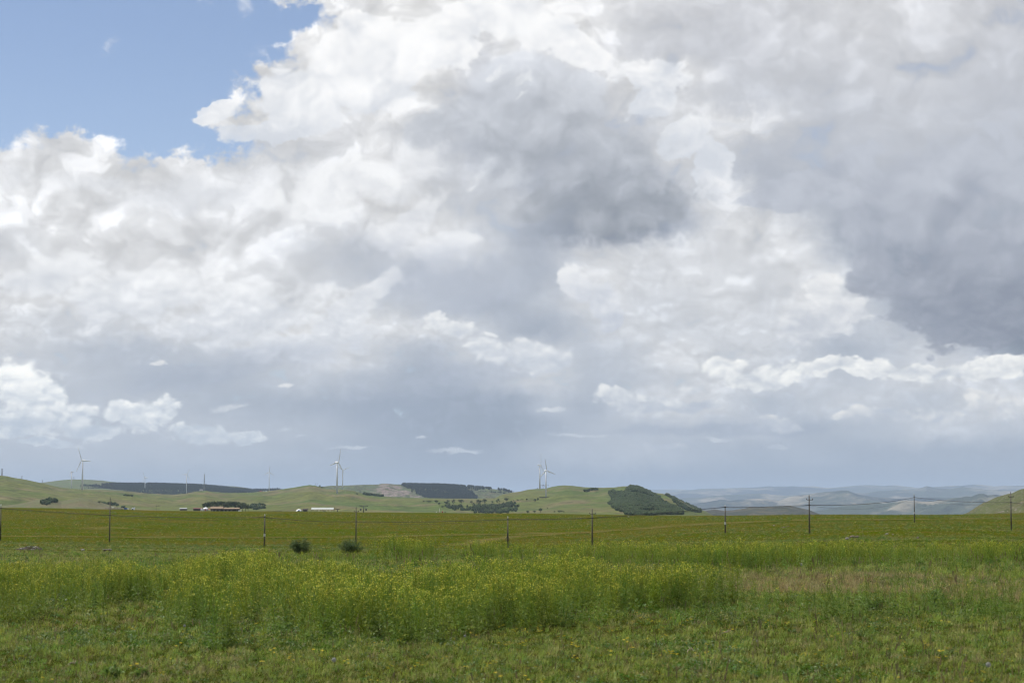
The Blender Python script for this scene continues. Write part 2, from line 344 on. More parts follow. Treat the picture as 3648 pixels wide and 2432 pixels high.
# dense, smoothed table
LT = np.linspace(_ld[0], _ld[-1], 700)
GT = np.array([np.interp(LT, _ld, z) for z in GZ])
for _ in range(3):
    k = np.array([1, 4, 6, 4, 1.]) / 16
    GT = np.array([np.convolve(np.pad(z, 2, mode='edge'), k, 'valid') for z in GT])
def ground_z(X, Y):
    X = np.asarray(X, float); Y = np.asarray(Y, float); Yf = np.maximum(np.abs(Y), 0.6)
    c = np.clip(1824 + FPX * X / Yf * np.where(Y > 5, 1, 0), 0, 3648)
    l = np.clip((np.log(np.maximum(Yf, 0.5)) - LT[0]) / (LT[1] - LT[0]), 0, len(LT) - 1.001); li = l.astype(int); lf = l - li
    j = np.clip(np.searchsorted(GC, c, side='right') - 1, 0, len(GC) - 2); t = (c - GC[j]) / (GC[j + 1] - GC[j]); t = t * t * (3 - 2 * t)
    z = (GT[j, li] * (1 - lf) + GT[j, li + 1] * lf) * (1 - t) + (GT[j + 1, li] * (1 - lf) + GT[j + 1, li + 1] * lf) * t
    r = np.hypot(X, Y)
    z = z + fbm(X / 9, Y / 9, 3, 3) * 0.05 * np.clip(r / 15, 0, 1) + fbm(X / 60, Y / 90, 5, 3) * np.clip((r - 50) / 250, 0, 1) * 0.45
    z = z + fbm(X / 900, Y / 900, 9, 4) * np.clip((r - 2400) / 4000, 0, 1) * 14
    return z

def inpoly(px_, py_, poly):
    ins = np.zeros(len(px_), bool); j = len(poly) - 1
    for i in range(len(poly)):
        xi, yi = poly[i]; xj, yj = poly[j]
        c = ((yi > py_) != (yj > py_)) & (px_ < (xj - xi) * (py_ - yi) / (yj - yi + 1e-9) + xi); ins ^= c; j = i
    return ins
def to_px(X, Y, Z):
    Zc = Z - EYE; f = Y * math.cos(PITCH) + Zc * math.sin(PITCH); u = -Y * math.sin(PITCH) + Zc * math.cos(PITCH)
    return W / 2 + FPX * X / f, H / 2 - FPX * u / f
def outline(pts):
    p = np.array(pts, float); return p[:, 0], p[:, 1]
class Ridge:
    def __init__(s, pts, R, foot, base, back, backrow, amp=10, spur=500, seed=1, pw=1.25, top_amp=0.0):
        s.c, s.r = outline(pts); s.R = R; s.foot = foot; s.base = base; s.back = back; s.backrow = backrow
        s.amp = amp; s.spur = spur; s.seed = seed; s.pw = pw; s.top_amp = top_amp
    def Rd(s, c): return np.interp(c, [q[0] for q in s.R], [q[1] for q in s.R]) if isinstance(s.R, list) else np.full_like(c, float(s.R))
    def z(s, X, Y):
        c = 1824 + FPX * X / Y; R_ = s.Rd(c); row = np.interp(c, s.c, s.r) + s.top_amp * fbm(c / 30, c * 0 + s.seed, s.seed, 4)
        d = (HROW - row) / FPX
        ztop = EYE + R_ * d
        t = np.clip((Y - s.foot) / (R_ - s.foot), 0, 1)
        prof = np.sin(t * math.pi / 2) ** s.pw
        zf = s.base + (ztop - s.base) * prof
        n = fbm(X / s.spur, Y / s.spur / 1.4, s.seed, 5, 0.52)
        zf = zf - s.amp * (1.5 * np.abs(n) ** 0.85) * np.sin(np.pi * t) ** 0.8        # gullies cut into the slope, crest left as it is
        u = np.clip((Y - R_) / s.back, 0, 1)
        zb = EYE + Y * (HROW - (row + s.backrow * u + (s.backrow > 50) * 40 * u * u)) / FPX
        return np.where(Y <= R_, zf, zb)
    def mesh(s, name, m, nc=300, nf=60, nb=10, label=None, c0=None, c1=None, rockpoly=None):
        c0 = s.c[0] if c0 is None else c0; c1 = s.c[-1] if c1 is None else c1
        cs = np.linspace(c0, c1, nc); R_ = s.Rd(cs)
        ts = np.concatenate([np.linspace(0, 1, nf) ** 0.8, 1 + np.linspace(0, 1, nb + 1)[1:]])
        Y = np.where(ts[:, None] <= 1, s.foot + (R_ - s.foot)[None, :] * np.minimum(ts[:, None], 1), R_[None, :] + s.back * np.maximum(ts[:, None] - 1, 0))
        X = (cs[None, :] - 1824) / FPX * Y; Z = s.z(X, Y)
        V = np.stack([X, Y, Z], -1).reshape(-1, 3); a = np.arange(len(ts) - 1)[:, None] * nc + np.arange(nc - 1)[None, :]
        F = np.stack([a, a + 1, a + 1 + nc, a + nc], -1).reshape(-1, 4)
        o = link_mesh(name, V, F, m, smooth=True); tag(o, label, None, None, 'structure')
        if rockpoly is not None:
            cx, cy_ = to_px(V[:, 0], V[:, 1], V[:, 2]); msk = sum(inpoly(cx + dx_, cy_ + dy_, rockpoly).astype(float) for dx_ in (-9, 0, 9) for dy_ in (-4, 0, 4)) / 9
            at = o.data.attributes.new('bare_rock', 'FLOAT', 'POINT'); at.data.foreach_set('value', msk.astype(np.float32))
        return o

MAINP = [(-500,1745),(-300,1712),(-100,1698),(0,1693),(30,1696),(60,1703),(98,1709),(146,1719),(185,1728),(223,1736),(292,1742),(357,1743.5),(440,1749),(506,1755),(560,1759),(622,1761),(660,1758),(698,1752),(734,1748),(767,1752),(808,1756.5),(862,1756),(898,1755),(957,1749),(996,1743.5),(1046,1737),(1076,1732),(1103,1728.6),(1124,1730),(1165,1740),(1200,1744.5),(1225,1745),(1260,1748),(1304,1760),(1349,1766),(1408,1770),(1498,1773),(1617,1775),(1706,1775),(1765,1773),(1780,1765),(1795,1759),(1825,1753.6),(1853,1750),(1883,1743),(1913,1740.5),(1943,1740),(1967,1733),(1990,1729.5),(2008,1728),(2038,1729.5),(2083,1735),(2142,1736.6),(2187,1735.4),(2217,1731.5),(2243,1731),(2267,1733),(2291,1741),(2318,1753),(2360,1758),(2377,1762),(2400,1772),(2430,1785),(2459,1802),(2486,1811),(2513,1820),(2540,1836),(2600,1860)]
R_main = Ridge(MAINP, [(-500,4700),(0,4800),(292,4900),(560,5600),(900,5600),(1150,5600),(1250,5300),(1500,4700),(1900,5600),(2250,5000),(2600,4300)], 2300, -14, 3600, 9, amp=13, spur=480, seed=2)
R_green = Ridge([(60,1760),(110,1735),(149,1720),(190,1714.6),(226,1710),(262,1707),(312,1708),(366,1711),(402,1716),(476,1721),(520,1728),(600,1745),(650,1765)], 9600, 7000, -10, 1500, 60, amp=14, spur=900, seed=4)
R_forest = Ridge([(230,1745),(268,1736),(298,1730),(327,1729),(362,1726.5),(402,1723.6),(491,1724.5),(565,1724),(699,1727),(778,1732),(840,1739),(900,1744),(942,1744.5),(996,1742),(1040,1750),(1100,1765)], 9000, 7500, 0, 1000, 60, amp=9, spur=900, seed=6)
R_behind = Ridge([(720,1760),(778,1735),(805,1731),(832,1731),(868,1735),(892,1740),(920,1748),(960,1765)], 13500, 11500, -10, 1500, 60, amp=9, spur=1200, seed=7)
R_cliff = Ridge([(1050,1765),(1120,1733),(1156,1732),(1180,1729.6),(1225,1728.7),(1300,1726),(1349,1725),(1361,1722),(1378,1721.7),(1408,1724.7),(1444,1725),(1512,1728),(1557,1728),(1617,1730.6),(1676,1734),(1721,1738),(1765,1742),(1795,1745),(1825,1753),(1860,1765),(1900,1790)], 8300, 7300, 8, 1500, 60, amp=15, spur=190, seed=8, pw=1.1)
R_mound = Ridge([(-60,1812),(20,1800),(70,1795),(110,1786),(150,1775),(180,1771),(205,1778),(225,1786),(250,1780),(285,1773),(320,1775),(355,1787),(400,1799),(450,1809),(500,1822)], 2650, 2050, -13, 500, 80, amp=4, spur=120, seed=9)
R_brown = Ridge([(2380,1835),(2450,1825),(2504,1819),(2543,1813),(2578,1818),(2608,1816),(2638,1812),(2668,1805.5),(2727,1804),(2757,1802),(2802,1800.5),(2831,1805),(2876,1814),(2906,1826),(2950,1845)], 6800, 5600, -110, 900, 120, amp=14, spur=260, seed=10)
R_rock = Ridge([(3380,1850),(3443,1824),(3469,1807),(3499,1789.5),(3543,1771.7),(3573,1761),(3603,1754),(3632,1743),(3648,1739),(3720,1712),(3850,1676),(4000,1650)], 1700, 1150, -40, 500, 160, amp=5, spur=90, seed=11, pw=1.0, top_amp=1.0)
M5 = Ridge([(2800,1838),(2950,1812),(3024,1797),(3098,1790),(3128,1789.5),(3143,1794),(3217,1781),(3306,1787),(3365,1781),(3395,1774),(3431,1767),(3455,1769),(3481,1758),(3499,1758),(3514,1764),(3538,1761),(3600,1766),(3700,1760),(3900,1770)], 15500, 12200, -190, 2000, 120, amp=110, spur=900, seed=12, top_amp=1.2)
M4 = Ridge([(2350,1815),(2453,1794),(2519,1786),(2561,1778),(2600,1783),(2640,1778),(2697,1775),(2727,1775.6),(2772,1782),(2810,1770),(2876,1760),(2921,1753),(2995,1746.7),(3019,1747),(3055,1761),(3100,1768),(3200,1775),(3330,1770),(3450,1776),(3700,1772),(3900,1780)], 23000, 17500, -250, 2500, 120, amp=150, spur=1500, seed=13, top_amp=1.2)
M3 = Ridge([(2380,1775),(2500,1771),(2600,1762),(2700,1758),(2800,1764),(2900,1756),(3000,1752),(3070,1757),(3134,1748),(3193,1744),(3250,1742),(3276,1737.5),(3297,1729.8),(3318,1734.5),(3350,1740),(3380,1741),(3425,1733),(3460,1738),(3520,1744),(3573,1746),(3648,1741),(3900,1750)], 31000, 25500, -300, 2500, 120, amp=190, spur=2000, seed=14, top_amp=1.0)
M2 = Ridge([(2250,1762),(2400,1752.7),(2459,1744),(2519,1740),(2608,1737.8),(2697,1735),(2739,1731.5),(2757,1732),(2846,1732),(2900,1731.5),(2930,1736),(2950,1737),(2995,1734),(3049,1728.5),(3098,1728),(3134,1730),(3193,1728.6),(3229,1732.5),(3261,1738),(3320,1735),(3380,1729.5),(3425,1728.6),(3472,1725),(3499,1726.6),(3537,1730.7),(3573,1729.5),(3648,1728.6),(3900,1728)], 41000, 34500, -350, 2500, 120, amp=190, spur=2600, seed=15, top_amp=0.8)
M1 = Ridge([(2050,1752),(2300,1743.5),(2400,1742),(2500,1746),(2700,1760)], 50000, 45000, -400, 2500, 120, amp=60, spur=3000, seed=16)
RIDGES = [R_main, R_green, R_forest, R_behind, R_cliff, R_mound, R_brown, R_rock, M5, M4, M3, M2, M1]
def terrain(X, Y, ridges=RIDGES):
    X = np.asarray(X, float); Y = np.asarray(Y, float); z = ground_z(X, Y)
    for r in ridges:
        c = 1824 + FPX * X / np.maximum(Y, 1.0); ok = (Y >= r.foot) & (Y <= r.Rd(c) + r.back) & (c >= r.c[0]) & (c <= r.c[-1])
        if np.any(ok): z = np.where(ok, np.maximum(z, r.z(X, np.maximum(Y, 1.0))), z)
    return z
_S = np.exp(np.linspace(math.log(8), math.log(52000), 2600))
def hit(cols, rows, ridges=RIDGES):
    """where the line of sight through photo points meets the terrain"""
    cols = np.atleast_1d(np.asarray(cols, float)); rows = np.atleast_1d(np.asarray(rows, float)); out = []
    for c, r in zip(cols, rows):
        d = px_dir(c, r); kx, kz = d.x / d.y, d.z / d.y
        z = terrain(kx * _S, _S, ridges); s = EYE + kz * _S; below = np.nonzero(s <= z)[0]
        if len(below) == 0: out.append(None); continue
        i = max(below[0], 1); a, c2 = _S[i - 1], _S[i]
        ea = EYE + kz * a - z[i - 1]; eb = EYE + kz * c2 - z[i]; t = ea / (ea - eb) if ea != eb else 0.5; y = a + (c2 - a) * t
        out.append(Vector((kx * y, y, EYE + kz * y)))
    return out
def G0(c, r, ridges=()): return hit([c], [r], list(ridges))[0]
def at_depth(c, r, Y):
    d = px_dir(c, r); return Vector((d.x / d.y * Y, Y, EYE + d.z / d.y * Y))

# ------------------------------------------------------------------ meadow and hill materials
def land_mat(name, c1, c2, c3, sc_big, sc_mid, sc_fine, bump=0.4, rock=None, rockscale=0.02, rockth=(0.55, 0.62), fine_amt=0.35, steep=None):
    m = bpy.data.materials.new(name); m.use_nodes = True; n = NB(m.node_tree); bs = m.node_tree.nodes['Principled BSDF']
    bs.inputs['Roughness'].default_value = 0.95; bs.inputs['Specular IOR Level'].default_value = 0.1
    ge = n.new('ShaderNodeNewGeometry'); p = ge.outputs['Position']
    big = n.noise(p, sc_big, 4, 0.6, dim='3D'); mid = n.noise(p, sc_mid, 5, 0.62, dim='3D'); fine = n.noise(p, sc_fine, 4, 0.7, dim='3D')
    c = n.mix(n.ss(big, 0.38, 0.62), c1, c2); c = n.mix(n.m('MULTIPLY', n.ss(mid, 0.47, 0.62), 0.9), c, c3); c = n.mix(n.m('MULTIPLY', n.ss(n.noise(p, sc_mid * 3.1, 6, 0.7, dim='3D'), 0.56, 0.68), 0.6), c, tuple(q * 0.55 for q in c2))
    c = n.mix(1.0, c, n.grey(n.ss(fine, 0.25, 0.75, 1 - fine_amt, 1 + fine_amt, 'LINEAR')), 'MULTIPLY')
    if rock:
        rk = n.noise(p, rockscale, 8, 0.72, dim='3D'); f = n.ss(rk, *rockth)
        if steep:
            at = n.new('ShaderNodeAttribute'); at.attribute_name = 'bare_rock'; f = n.m('MULTIPLY', n.ss(rk, n.m('SUBTRACT', 0.62, n.m('MULTIPLY', at.outputs['Fac'], 0.20)), n.m('SUBTRACT', 0.72, n.m('MULTIPLY', at.outputs['Fac'], 0.22))), at.outputs['Fac'])
        c = n.mix(f, c, n.mix(n.ss(n.noise(p, rockscale * 5, 5, 0.75, dim='3D'), 0.40, 0.62), tuple(q * 0.55 for q in rock), tuple(q * 1.35 for q in rock)))
    n.put(bs.inputs['Base Color'], c)
    bp = n.new('ShaderNodeBump'); bp.inputs['Strength'].default_value = bump; bp.inputs['Distance'].default_value = 0.3 / sc_fine
    n.put(bp.inputs['Height'], n.m('ADD', fine, n.m('MULTIPLY', mid, 1.5))); n.put(bs.inputs['Normal'], bp.outputs[0])
    return m
M_hill = land_mat('hill_grass', (0.098, 0.106, 0.026), (0.068, 0.096, 0.018), (0.128, 0.108, 0.050), 0.0020, 0.0075, 0.05, fine_amt=0.55)
M_hill2 = land_mat('hill_far', (0.085, 0.11, 0.04), (0.075, 0.10, 0.038), (0.11, 0.10, 0.055), 0.002, 0.012, 0.06)
M_cliff = land_mat('hill_cliff', (0.080, 0.100, 0.040), (0.070, 0.085, 0.038), (0.10, 0.09, 0.05), 0.002, 0.015, 0.05, bump=1.0, fine_amt=0.8, rock=(0.205, 0.165, 0.14), rockscale=0.022, rockth=(0.36, 0.60), steep='mask')
M_mound = land_mat('hill_dry', (0.115, 0.105, 0.048), (0.092, 0.108, 0.042), (0.125, 0.105, 0.06), 0.006, 0.03, 0.2)
M_brown = land_mat('hill_brown', (0.050, 0.044, 0.032), (0.038, 0.044, 0.026), (0.10, 0.085, 0.05), 0.003, 0.015, 0.08, bump=0.8)
M_rocky = land_mat('hill_rocky', (0.078, 0.090, 0.030), (0.090, 0.085, 0.034), (0.06, 0.075, 0.026), 0.012, 0.08, 0.6, bump=0.8, rock=(0.24, 0.22, 0.19), rockscale=0.30, rockth=(0.575, 0.60))
M_mount = land_mat('mountain', (0.045, 0.058, 0.034), (0.012, 0.020, 0.018), (0.24, 0.21, 0.15), 0.0005, 0.0011, 0.004, bump=0.9, fine_amt=0.3)

# the meadow itself
def meadow_mat(name='meadow_ground', track=False):
    m = bpy.data.materials.new(name); m.use_nodes = True; n = NB(m.node_tree); bs = m.node_tree.nodes['Principled BSDF']
    bs.inputs['Roughness'].default_value = 0.95; bs.inputs['Specular IOR Level'].default_value = 0.0
    ge = n.new('ShaderNodeNewGeometry'); p = ge.outputs['Position']
    big = n.noise(p, 0.014, 4, 0.6, dim='2D'); mid = n.noise(p, 0.09, 6, 0.62, dim='2D'); fine = n.noise(p, 1.1, 6, 0.72, dim='2D'); vfine = n.noise(p, 9.0, 3, 0.7, dim='2D')
    c = n.mix(n.ss(big, 0.40, 0.60), (0.058, 0.078, 0.002), (0.084, 0.080, 0.008))
    c = n.mix(n.m('MULTIPLY', n.ss(mid, 0.46, 0.68), 0.85), c, (0.096, 0.079, 0.015))
    c = n.mix(n.m('MULTIPLY', n.ss(mid, 0.50, 0.30), 0.7), c, (0.050, 0.076, 0.003))
    st = n.noise(n.v('MULTIPLY', p, (0.05, 0.16, 0.05)), 1.0, 6, 0.7, dim='2D')
    c = n.mix(n.m('MULTIPLY', n.ss(st, 0.52, 0.66), 0.6), c, (0.112, 0.082, 0.012)); c = n.mix(n.m('MULTIPLY', n.ss(st, 0.46, 0.34), 0.6), c, (0.040, 0.066, 0.003))
    c = n.mix(n.m('MULTIPLY', n.ss(n.noise(p, 0.28, 5, 0.75, dim='2D'), 0.57, 0.66), 0.65), c, (0.042, 0.064, 0.013))
    c = n.mix(n.m('MULTIPLY', n.ss(fine, 0.56, 0.70), 0.7), c, (0.040, 0.062, 0.013))
    c = n.mix(n.m('MULTIPLY', n.ss(n.noise(p, 0.9, 7, 0.8, dim='2D'), 0.66, 0.72), 0.55), c, (0.20, 0.185, 0.13))
    dx = n.new('ShaderNodeSeparateXYZ'); n.put(dx.inputs[0], p)
    c = n.mix(n.ss(dx.outputs[1], 110, 340, 0.35, 0.0), c, n.mix(n.ss(fine, 0.42, 0.6), (0.046, 0.070, 0.006), (0.066, 0.078, 0.012)))      # greener, wetter dip
    def patch(cx, cy_, rx, ry):
        a = n.m('DIVIDE', n.m('SUBTRACT', dx.outputs[0], cx), rx); b_ = n.m('DIVIDE', n.m('SUBTRACT', dx.outputs[1], cy_), ry)
        r2 = n.m('ADD', n.m('MULTIPLY_ADD', a, a, n.m('MULTIPLY', b_, b_)), n.m('MULTIPLY', n.m('SUBTRACT', n.noise(p, 0.7, 4, 0.6, dim='2D'), 0.5), 1.6))
        return n.ss(r2, 0.5, 1.15, 1.0, 0.0)
    dry = n.m('MAXIMUM', patch(6.4, 41, 4.3, 4.6), patch(9.6, 35.5, 2.3, 2.0))
    c = n.mix(n.m('MULTIPLY', dry, 0.85), c, n.mix(n.ss(vfine, 0.35, 0.65), (0.20, 0.145, 0.062), (0.12, 0.095, 0.04)))
    near = n.ss(dx.outputs[1], 20, 62, 1.0, 0.0)
    c = n.mix(n.m('MULTIPLY', near, n.m('SUBTRACT', 1.0, dry)), c, n.mix(n.ss(fine, 0.4, 0.62), (0.034, 0.046, 0.006), (0.050, 0.050, 0.012)))
    if track:
        at = n.new('ShaderNodeAttribute'); at.attribute_name = 'wear'
        f = n.ss(n.m('ADD', at.outputs['Fac'], n.m('MULTIPLY', n.m('SUBTRACT', n.noise(p, 0.35, 5, 0.7, dim='2D'), 0.5), 1.3)), 0.35, 0.85)
        c = n.mix(n.m('MULTIPLY', f, 0.55), c, (0.165, 0.130, 0.055))
    c = n.mix(1.0, c, n.grey(n.ss(vfine, 0.2, 0.8, 0.75, 1.25, 'LINEAR')), 'MULTIPLY')
    n.put(bs.inputs['Base Color'], c)
    bp = n.new('ShaderNodeBump'); bp.inputs['Strength'].default_value = 0.7; bp.inputs['Distance'].default_value = 0.35
    n.put(bp.inputs['Height'], n.m('ADD', fine, n.m('MULTIPLY', vfine, 0.3))); n.put(bs.inputs['Normal'], bp.outputs[0])
    return m
M_meadow = meadow_mat(); M_track = meadow_mat('worn_track', True)

rad = np.concatenate([np.exp(np.linspace(math.log(1.5), math.log(1300), 300)), np.exp(np.linspace(math.log(1330), math.log(56000), 110))])
th = np.radians(np.concatenate([np.linspace(-180, -26, 30), np.linspace(-25, 25, 361), np.linspace(26, 180, 30)]))
RR, TH = np.meshgrid(rad, th, indexing='ij'); X = RR * np.sin(TH); Y = RR * np.cos(TH)
Z = ground_z(X, np.where(Y > 0.7, Y, np.maximum(RR, 0.7))) * 1.0
Z = np.where(Y > 0.7, Z, Z)
V = np.stack([X, Y, Z], -1).reshape(-1, 3); V = np.vstack([V, [[0, 0, 0.0]]]); nt = len(th)
a = np.arange(len(rad) - 1)[:, None] * nt + np.arange(nt - 1)[None, :]
F = np.stack([a, a + nt, a + nt + 1, a + 1], -1).reshape(-1, 4)
tag(link_mesh('ground', V, F, M_meadow, smooth=True), 'wide green meadow of the grassland plateau', kind='structure')

ROCKP = {id(R_cliff): [(1200 + x / 3.36, 1550 + y / 3.36) for x, y in [(500,590),(540,570),(600,568),(700,586),(790,610),(870,660),(940,700),(1030,735),(1130,755),(850,765),(700,760),(540,755),(380,715),(400,690),(450,650)]]}
for nm, r, m_, nc, nf, lab in [
    ('hill', R_main, M_hill, 620, 110, 'long low green grassy hill chain with wind turbines on its crest'),
    ('hill', R_green, M_hill2, 160, 40, 'pale green hill behind the left end of the hill chain'),
    ('hill', R_forest, M_hill2, 260, 40, 'hill covered in dark forest behind the left turbines'),
    ('hill', R_behind, M_hill2, 80, 24, 'low blue hill top far behind the forested hill'),
    ('hill', R_cliff, M_cliff, 420, 110, 'hill with a bare rocky cliff face and dark forest in the middle'),
    ('hill', R_mound, M_mound, 200, 40, 'small brownish mounds at the foot of the left hill'),
    ('hill', R_brown, M_brown, 220, 50, 'low brown hill in the valley right of the wooded hill'),
    ('hill', R_rock, M_rocky, 260, 90, 'near rocky grass hill cut by the right edge'),
    ('mountain', M5, M_mount, 300, 90, 'nearest blue-green mountain ridge on the right'),
    ('mountain', M4, M_mount, 300, 80, 'second blue mountain ridge on the right'),
    ('mountain', M3, M_mount, 300, 70, 'hazy blue mountain ridge with a small pointed peak'),
    ('mountain', M2, M_mount, 300, 60, 'pale long mountain ridge on the skyline'),
    ('mountain', M1, M_mount, 60, 30, 'palest mountain at the left end of the skyline')]:
    r.mesh(nm, m_, nc, nf, 10, lab, rockpoly=ROCKP.get(id(r)))

# worn tracks across the meadow, thin sheets lying on it
def track(pts, halfw, label):
    P3 = [G0(c, r) for c, r in pts]; pts2 = []
    for i in range(len(P3) - 1):
        for k in range(12): pts2.append(P3[i].lerp(P3[i + 1], k / 12))
    pts2.append(P3[-1]); n = 9; V = []; wear = []
    for i, p in enumerate(pts2):
        t = (pts2[min(i + 1, len(pts2) - 1)] - pts2[max(i - 1, 0)]); t.z = 0; t.normalize(); s_ = Vector((-t.y, t.x, 0))
        wob = hash_noise(i * 0.35, 0.0, 5) * halfw * 0.35
        for k in range(n):
            u = (k / (n - 1) * 2 - 1); q = p + s_ * (u * halfw + wob); V.append((q.x, q.y, 0)); wear.append(max(0, 1 - abs(u)) * 1.0 if abs(u) < 1 else 0)
    V = np.array(V); V[:, 2] = ground_z(V[:, 0], V[:, 1]) + 0.05
    a = np.arange(len(pts2) - 1)[:, None] * n + np.arange(n - 1)[None, :]; F = np.stack([a, a + n, a + n + 1, a + 1], -1).reshape(-1, 4)
    o = link_mesh('path', V, F, M_track, smooth=True); at = o.data.attributes.new('wear', 'FLOAT', 'POINT'); at.data.foreach_set('value', np.array(wear, dtype=np.float32))
    tag(o, label, kind='structure')
track([(-60,1911),(150,1909),(350,1911),(600,1913),(850,1914),(1100,1913),(1300,1910)], 9, 'faint worn track across the meadow on the left')
track([(1200,1914),(1400,1909),(1700,1903),(1900,1900),(2100,1895),(2300,1881),(2500,1867),(2700,1857),(2900,1851),(3150,1850),(3400,1848),(3720,1843)], 10, 'worn track rising across the meadow to the right')
track([(1580,1942),(1700,1925),(1850,1910),(2000,1900)], 6, 'short faint track joining the rising one')
track([(280,1884),(340,1881),(420,1880),(480,1884)], 10, 'short curved worn strip in the left meadow')

# ------------------------------------------------------------------ plants that nobody could count: grass, weeds, flowers, forest
def leaf_mat(name, c, rnd=0.42, tr=0.32, rough=0.5, spec=0.12): return mat(name, c, rough, rnd=rnd, transl=tr, spec=spec)
M_grass = leaf_mat('grass_blade', (0.245, 0.305, 0.055)); M_grass2 = leaf_mat('grass_blade_dry', (0.30, 0.265, 0.12)); M_grass3 = leaf_mat('grass_blade_olive', (0.335, 0.335, 0.10))
M_seed = leaf_mat('grass_seed_head', (0.24, 0.20, 0.10), tr=0.2)
M_weed = leaf_mat('weed_green', (0.180, 0.240, 0.022), rnd=0.32, tr=0.28); M_weed2 = leaf_mat('weed_blue_green', (0.135, 0.210, 0.030), rnd=0.32, tr=0.30)
M_yel = leaf_mat('weed_flower', (0.55, 0.52, 0.06), rnd=0.2, tr=0.35); M_yel2 = leaf_mat('meadow_flower', (0.60, 0.46, 0.02), rnd=0.1, tr=0.2)
M_leafy = leaf_mat('broad_leaf', (0.085, 0.155, 0.016), rnd=0.35, tr=0.35, rough=0.5, spec=0.3); M_white = leaf_mat('seed_fluff', (0.45, 0.45, 0.42), tr=0.3)

def grass_proto(name, n, h, w, spread, m, seed, lean=0.6, heads=0, mh=None):
    r = random.Random(seed); B = MB()
    for i in range(n):
        a = r.uniform(0, 2 * math.pi); q = spread * math.sqrt(r.random()); x, y = q * math.cos(a), q * math.sin(a); L = h * r.uniform(0.5, 1.15); b_ = r.uniform(0, 2 * math.pi)
        dx, dy = math.cos(b_), math.sin(b_); k = r.uniform(0.1, lean); ww = w * r.uniform(0.7, 1.2); px_, py_ = -dy * ww / 2, dx * ww / 2
        p0 = (x, y, 0); p1 = (x + dx * L * k * 0.35, y + dy * L * k * 0.35, L * 0.55); p2 = (x + dx * L * k, y + dy * L * k, L * (1 - 0.25 * k))
        B.add([(p0[0]-px_, p0[1]-py_, 0), (p0[0]+px_, p0[1]+py_, 0), (p1[0]+px_*.8, p1[1]+py_*.8, p1[2]), (p1[0]-px_*.8, p1[1]-py_*.8, p1[2]), p2], [(0,1,2,3),(3,2,4)], 0)
        if i < heads:
            z = L * 1.5; X_, Y_ = p2[0] * 0.6 + x * 0.4, p2[1] * 0.6 + y * 0.4
            B.add([(x-0.0012,y,0),(x+0.0012,y,0),(X_+0.0012,Y_,z),(X_-0.0012,Y_,z)], [(0,1,2,3)], 0)
            s_ = 0.006
            B.add([(X_-s_,Y_,z-0.02),(X_+s_,Y_,z-0.02),(X_+s_*.6,Y_,z+0.045),(X_-s_*.6,Y_,z+0.045),(X_,Y_-s_,z-0.02),(X_,Y_+s_,z-0.02),(X_,Y_+s_*.6,z+0.045),(X_,Y_-s_*.6,z+0.045)], [(0,1,2,3),(4,5,6,7)], 1)
    return B.build(name, [m, mh or m], link=False)
def leaf_quad(B, p, d, w, L, mi=0, droop=0.3, rr=random):
    d = Vector(d).normalized(); s_ = d.cross(Vector((rr.uniform(-.4,.4), rr.uniform(-.4,.4), 1))).normalized() * w / 2; p = Vector(p); m_ = p + d * L * 0.5; e = p + d * L - Vector((0, 0, droop * L))
    B.add([p, m_ + s_, e, m_ - s_], [(0, 1, 2, 3)], mi)
def leafy_proto(name, n, h, r0, w, L, m, seed):
    r = random.Random(seed); B = MB()
    for i in range(n):
        a = r.uniform(0, 6.283); q = r0 * math.sqrt(r.random()); z = h * r.random() * (1 - 0.5 * q / r0)
        leaf_quad(B, (q * math.cos(a), q * math.sin(a), z), (math.cos(a + r.uniform(-.8,.8)), math.sin(a + r.uniform(-.8,.8)), r.uniform(-0.1, 0.9)), w * r.uniform(.6, 1.2), L * r.uniform(.6, 1.2), rr=r)
    return B.build(name, [m], link=False)
